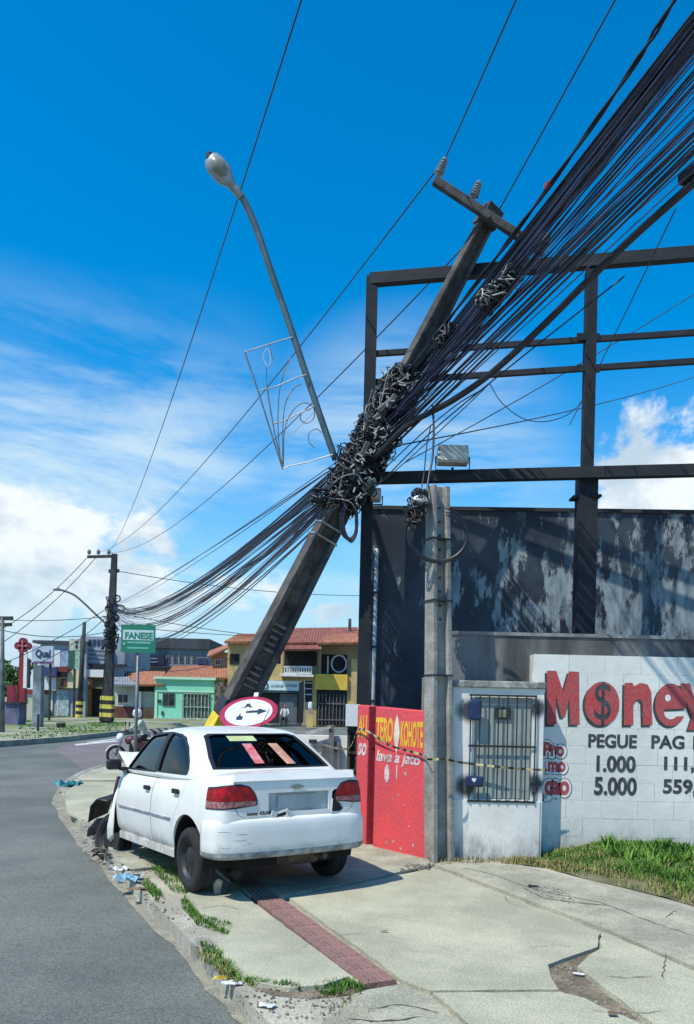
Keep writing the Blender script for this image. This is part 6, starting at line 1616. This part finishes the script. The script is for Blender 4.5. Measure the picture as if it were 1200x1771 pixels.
# ================================================================== planting
def leaf_cloud(c, rx, ry, rz, n, size, seed):
    random.seed(seed); mb = MB()
    blobs = [(Vector((random.gauss(0,.45)*rx, random.gauss(0,.45)*ry, random.gauss(0,.4)*rz)), random.uniform(.25,.5)) for _ in range(14)]
    for i in range(n):
        b, r = random.choice(blobs); p = Vector((random.gauss(0,1),random.gauss(0,1),random.gauss(0,1))).normalized()*r*random.uniform(.6,1.05)
        q = Vector(c)+b+Vector((p.x*rx,p.y*ry,p.z*rz)); a = Vector((random.gauss(0,1),random.gauss(0,1),random.gauss(0,1))).normalized(); s_ = a.orthogonal().normalized()
        k_ = size*random.uniform(.6,1.3); mb.add([q-a*k_, q+s_*k_*.5, q+a*k_, q-s_*k_*.5], [(0,1,2,3)])
    return mb
m_leaf = mat('tree_leaf', (.10,.19,.035), .7, .3, .8, 0, col2=(.04,.09,.02))
m_bark = mat('tree_bark', (.10,.08,.06), .9, .3, 5, .4)
def tree(label, px, py, y, cr, ht, seed):
    b = P(px, py, y); b.z = 0; t = thing('tree', label, 'tree', b)
    tr = MB().tube([b, b+Vector((.05,0,ht*.35)), b+Vector((0.1,.1,ht*.62))], [.16,.12,.05], 7)
    for a_ in (0.3,2.2,4.1): tr.tube([b+Vector((.05,0,ht*.38)), b+Vector((math.cos(a_)*cr*.6, math.sin(a_)*cr*.5, ht*.72))], [.07,.02], 5)
    obj('trunk', tr, m_bark, t, smooth=True); obj('crown', leaf_cloud(b+Vector((0,0,ht*.72)), cr, cr, ht*.32, 1500, .16, seed), m_leaf, t)
tree('small leafy tree behind the kiosk at the left edge', 13, 1240, 56, 1.1, 4.0, 2)
tree('dark bushy tree at the far left edge behind the pole', -8, 1240, 60, 1.8, 4.4, 3)

# soil bank with grass under the advert wall
random.seed(21)
m_bank = mat('bank_soil', (.20,.18,.11), .95, .25, 3, .6, col2=(.10,.11,.05), fine=.4)
fe = [G(872,1489),G(940,1497),G(1010,1515),G(1090,1533),G(1200,1562),G(1330,1602),G(1500,1660)]
bank = MB(); cols_ = 10; vs = []
fe2 = smoothpts(fe, 5)
for p in fe2:
    w = Vector((max(p.x+.25, P(905,1450,8.79).x if p.x < 2.2 else p.x+.25), 8.79, 0)); 
    for j in range(cols_+1):
        t = j/cols_; q = p.lerp(Vector((w.x, 8.79, 0)), t); q.z = -.02+.15*(1-math.cos(t*math.pi))/2*min(1,(p-fe2[0]).length/1.2)+.02*mnoise.noise(q*4)
        vs.append(q)
n = len(fe2); bank.add(vs, [(i*(cols_+1)+j, i*(cols_+1)+j+1, (i+1)*(cols_+1)+j+1, (i+1)*(cols_+1)+j) for i in range(n-1) for j in range(cols_)])
tag(obj('soil_bank', bank, m_bank, smooth=True), kind='structure')
def bankpt(s_, t):
    i = min(n-2, int(s_*(n-1))); f = s_*(n-1)-i
    j = min(cols_-1, int(t*cols_)); g_ = t*cols_-j; V = lambda a, b: vs[a*(cols_+1)+b]
    return V(i,j).lerp(V(i+1,j),f).lerp(V(i,j+1).lerp(V(i+1,j+1),f), g_)
gp, dp = [], []
for i in range(30000):
    s_, t = random.random(), random.random()
    p = bankpt(s_, t); nn = mnoise.noise(p*2.2)
    if t < .10 and random.random() < .6: continue
    if nn+t*.7+.25 < random.random()*.55: continue
    (dp if (t < .28 and random.random() < .55) or random.random() < .05 else gp).append(p)
ga = MB()
for p in gp:
    sx2 = min(1, max(.25, (p.x-1.7)/1.6)); hh = (.022+.058*max(0, mnoise.noise(p*3.1)+.30))*sx2
    blades([p], hh*.6, hh*1.6, .0055, .7, ga)
# taller weeds against the wall on the right
for q in range(46):
    p = bankpt(random.uniform(.5,1), random.uniform(.6,.98)); k_ = random.uniform(.06,.20)
    for j in range(16): blades([p+Vector((random.gauss(0,.05),random.gauss(0,.03),0))], k_*.5, k_, .010, .9, ga)
tag(obj('grass', ga, m_grass), 'green grass covering the bank below the advert wall', 'grass', kind='stuff')
tag(obj('dry_grass', blades(dp, .03, .08, .005, .9), m_drygrass), 'dry yellow grass along the pavement edge of the bank', 'grass', kind='stuff')
# weeds in the broken kerb strip and slab joints
random.seed(33)
gk = MB()
for poly, cnt, h0, h1 in (([(236,1478),(268,1512),(300,1545),(330,1545),(300,1500),(260,1470)],800,.02,.055),([(255,1520),(282,1550),(270,1560),(246,1530)],300,.02,.05),
   ([(318,1552),(345,1585),(400,1602),(396,1618),(340,1600),(312,1568)],700,.02,.05),([(345,1630),(372,1640),(410,1680),(420,1704),(385,1690),(352,1655)],600,.02,.05),
   ([(540,1706),(600,1694),(640,1702),(620,1718),(560,1722)],450,.015,.04),([(420,1694),(520,1708),(520,1714),(430,1703)],260,.02,.05),([(360,1478),(440,1472),(430,1480),(350,1492)],250,.02,.06)):
    for p in scatter(poly, cnt, -.02, 9.0): blades([p], h0, h1, .004, 1.0, gk)
tag(obj('weeds', gk, m_grass), 'green weeds growing in the broken strip along the kerb', 'weeds', kind='stuff')
dk = MB()
for poly, cnt in (([(560,650),(640,1698),(650,1712),(570,1722)],420),([(345,1640),(420,1690),(410,1706),(340,1660)],200),([(780,1484),(940,1484),(900,1497),(790,1494)],420),([(735,1484),(790,1488),(780,1496),(735,1492)],80)):
    for p in scatter(poly, cnt, -.02, 8.0): blades([p], .02, .06, .004, 1.0, dk)
tag(obj('dry_weeds', dk, m_drygrass), 'dry weeds in the pavement cracks and at the meter housing foot', 'weeds', kind='stuff')
# far verge grass
fg = MB()
for poly, cnt in (([(0,1276),(60,1262),(120,1256),(215,1254),(205,1266),(110,1278),(20,1284)],650),([(150,1250),(215,1249),(215,1256),(160,1257)],350),([(35,1246),(70,1246),(60,1262),(30,1264)],160)):
    for p in scatter(poly, cnt, -.01, .35): blades([p], .03, .09, .03, .9, fg)
tag(obj('verge_grass', fg, m_grass), 'short grass on the far verge by the striped pole', 'grass', kind='stuff')

# shards of trim, lamp and paint scattered by the wreck's front
random.seed(61)
for nm, lab, m_, cnt in (('trim_shards','black plastic trim shards scattered by the wrecked front wheel',m_blk,46),('paint_shards','white paint and bumper fragments scattered by the wrecked front wheel',m_carp,34),('lamp_shards','pale lamp glass fragments scattered near the wrecked front wheel',m_galv,40)):
    sh = MB()
    for p in scatter([(128,1440),(170,1425),(232,1470),(262,1500),(250,1530),(205,1515),(165,1480)], cnt, -.015):
        r_ = random.uniform(.008,.04); a_ = random.uniform(0,6.28); n_ = random.randint(3,5); tl2 = random.uniform(-.5,.5)
        sh.prism([p+Vector((r_*random.uniform(.5,1.3)*math.cos(a_+6.28*k_/n_), r_*random.uniform(.4,1.2)*math.sin(a_+6.28*k_/n_), .012+tl2*r_*.5*math.cos(6.28*k_/n_))) for k_ in range(n_)], (0,0,.004))
    tag(obj(nm, sh, m_), lab, 'debris', kind='stuff')
# ================================================================== rubble, cracks and litter
random.seed(44)
m_rub = mat('rubble', (.32,.30,.25), .95, .3, 9, .4)
rub = MB()
def pebble(mb, p, r):
    vs_ = []
    for z_ in (-.3,.6):
        for k_ in range(5): a_ = 2*math.pi*k_/5+random.random()*.5; vs_.append(p+Vector((math.cos(a_)*r*random.uniform(.6,1.2), math.sin(a_)*r*random.uniform(.6,1.2), z_*r*random.uniform(.6,1.1))))
    mb.add(vs_, [(4,3,2,1,0),(5,6,7,8,9)]+[(k_,(k_+1)%5,(k_+1)%5+5,k_+5) for k_ in range(5)])
for poly, cnt, r0, r1, z_ in (([(950,1668),(1000,1648),(1050,650),(1110,1750),(1060,1740),(965,1710)],420,.004,.016,-.025),([(700,1494),(760,1492),(745,1503),(690,1508)],110,.004,.016,.004),([(480,1708),(560,1706),(620,1716),(560,1765),(440,1760),(420,1710)],120,.003,.010,-.024),
   ([(200,1505),(250,1560),(300,1600),(330,1640),(420,1740),(440,1760),(470,1760),(380,1650),(300,1560),(230,1500)],130,.003,.011,-.024),([(140,1410),(190,1440),(230,1500),(200,1500),(150,1450)],160,.004,.02,-.02),([(900,1520),(980,1540),(1000,1570),(930,1545)],140,.003,.010,.004)):
    for p in scatter(poly, cnt, z_): pebble(rub, p, random.uniform(r0, r1))
tag(obj('rubble', rub, m_rub), 'loose gravel and broken concrete crumbs on the pavement', 'rubble', kind='stuff')
def crumple(name, label, cat, px, py, w, h, m, z=0.0, seed=0, hh=.05, rot=0):
    c = G(px, py, z); mb = MB(); nx, ny = 8, 6; random.seed(seed+900); off = Vector((seed*3.1, seed*1.7, 0))
    vs_ = []
    for i in range(nx+1):
        for j in range(ny+1):
            x_, y_ = (i/nx-.5)*w, (j/ny-.5)*h; q = Vector((x_*math.cos(rot)-y_*math.sin(rot), x_*math.sin(rot)+y_*math.cos(rot), 0))
            q += Vector((mnoise.noise(q*18+off)*w*.18, mnoise.noise(q*16-off)*h*.18, 0)); q.z = .008+abs(mnoise.noise(q*20+off))*hh+abs(mnoise.noise(q*45+off))*hh*.35
            vs_.append(c+q)
    mb.add(vs_, [(i*(ny+1)+j, i*(ny+1)+j+1, (i+1)*(ny+1)+j+1, (i+1)*(ny+1)+j) for i in range(nx) for j in range(ny)])
    return tag(obj(name, mb, m, smooth=False), label, cat)
m_pap = mat('litter_paper', (.66,.68,.70), .8, .08, 9, .05); m_blu = mat('blue_litter_plastic', (.10,.32,.55), .4, .3, 14, .05, col2=(.35,.52,.62)); m_yel2 = mat('yellow_litter_plastic', (.75,.52,.05), .45, .2, 12, .05); m_tea = mat('teal_litter_plastic', (.06,.30,.34), .4, .3, 10, .05)
crumple('litter_bag', 'crumpled blue plastic bag in the kerb strip beside the front wheel', 'litter', 222, 1524, .20, .20, m_blu, -.03, 1, .10)
crumple('litter_paper', 'crumpled white paper above the blue bag at the kerb', 'litter', 205, 1506, .20, .10, m_pap, -.03, 2, .06, .6)
crumple('litter_scrap', 'brown card scrap below the blue bag at the kerb', 'litter', 238, 1540, .18, .08, mat('brown_card', (.28,.18,.12), .9, .2, 9, .1), -.03, 3, .04, .5)
crumple('litter_wrapper', 'crumpled yellow wrapper by the kerb weeds', 'litter', 379, 1696, .07, .05, m_yel2, -.028, 4, .03)
crumple('litter_paper', 'white paper sheet beside the yellow wrapper', 'litter', 399, 1703, .13, .06, m_pap, -.028, 5, .02, .2)
crumple('litter_paper', 'small grey-white paper alone on the dusty strip', 'litter', 464, 1743, .09, .06, m_pap, -.028, 6, .02, -.4)
crumple('litter_bag', 'crumpled teal plastic bag at the pavement corner', 'litter', 119, 1362, .42, .5, m_tea, -.06, 7, .22)
crumple('litter_paper', 'small white scrap in the upper end of the broken hole', 'litter', 1003, 1643, .03, .07, m_pap, -.02, 8, .01, -.2)
crumple('litter_paper', 'thin white strip lying in the broken pavement hole', 'litter', 1004, 1687, .10, .025, m_pap, -.02, 9, .01, -.3)
crumple('litter_scrap', 'dark scrap on the slab beyond the broken hole', 'litter', 922, 1534, .09, .05, m_blk, .002, 10, .02)
crumple('litter_leaf', 'brown leaf lying on the big slab near the tactile strip', 'litter', 664, 1612, .05, .02, mat('dead_leaf', (.16,.12,.07), .9, .2, 20, .1), .002, 11, .01)
crumple('litter_leaf', 'dry leaf at the bottom right of the pavement', 'litter', 1060, 1757, .05, .03, mat('dead_leaf', (.16,.12,.07)), .002, 12, .02)
# broken concrete lump and bent scrap behind the rear wheel
cb_ = G(398,1528); bo = thing('kerb_lump', 'brown lump of broken concrete and torn trim behind the rear wheel', 'rubble lump', cb_)
lump = MB().box((cb_.x-.10,cb_.y-.05,-.0),(cb_.x+.13,cb_.y+.16,.17)); 
lm = subsurf(lump.mesh('l'), 3)
for v in lm.vertices: v.co += Vector((mnoise.noise(v.co*9),mnoise.noise(v.co*9+Vector((4,0,0))),mnoise.noise(v.co*9+Vector((0,4,0)))))*.05
obj('lump', lm, mat('brown_rubble', (.17,.13,.10), .95, .3, 9, .6), bo)
q = G(376,1546); obj('scrap', MB().prism([q+Vector(a_) for a_ in ((-.03,0,.0),(.03,.02,.0),(.045,.02,.10),(.0,.0,.13),(-.035,0,.09))], (.0,.02,.0)), mat('cream_plastic', (.55,.48,.36), .6, .2, 9), bo)
obj('scrap', MB().bar(q+Vector((.05,.0,-.02)), q+Vector((.06,.03,.10)), .05, .02), m_blk, bo)
# drain opening where the front wheel dropped in
hole = [G(x, y, -.026) for x, y in ((150,1418),(200,1408),(235,1425),(230,1470),(200,1487),(176,1478))]
tag(obj('drain_hole', MB().prism([p-Vector((0,0,.012)) for p in hole], (0,0,.012+.004)), mat('wet_dark_soil', (.03,.028,.025), .9, .3, 5, .5)), kind='structure')
# bare earth showing in the broken pavement holes
m_earth = mat('bare_brown_earth', (.27,.225,.155), .95, .3, 6, .7, col2=(.13,.11,.075), fine=.4)
for poly in ([(946,1669),(990,1650),(1034,1638),(1004,1668),(1050,1712),(1118,1764),(1100,1768),(1010,1728),(966,1713),(954,1692)], [(424,1702),(500,1709),(560,1706),(600,1694),(640,1708),(600,1722),(540,1728),(470,1722)]):
    q = [G(x_, y_, -.0275) for x_, y_ in poly]; tag(obj('bare_earth', MB().add(q, [tuple(range(len(q)))]), m_earth), kind='structure')
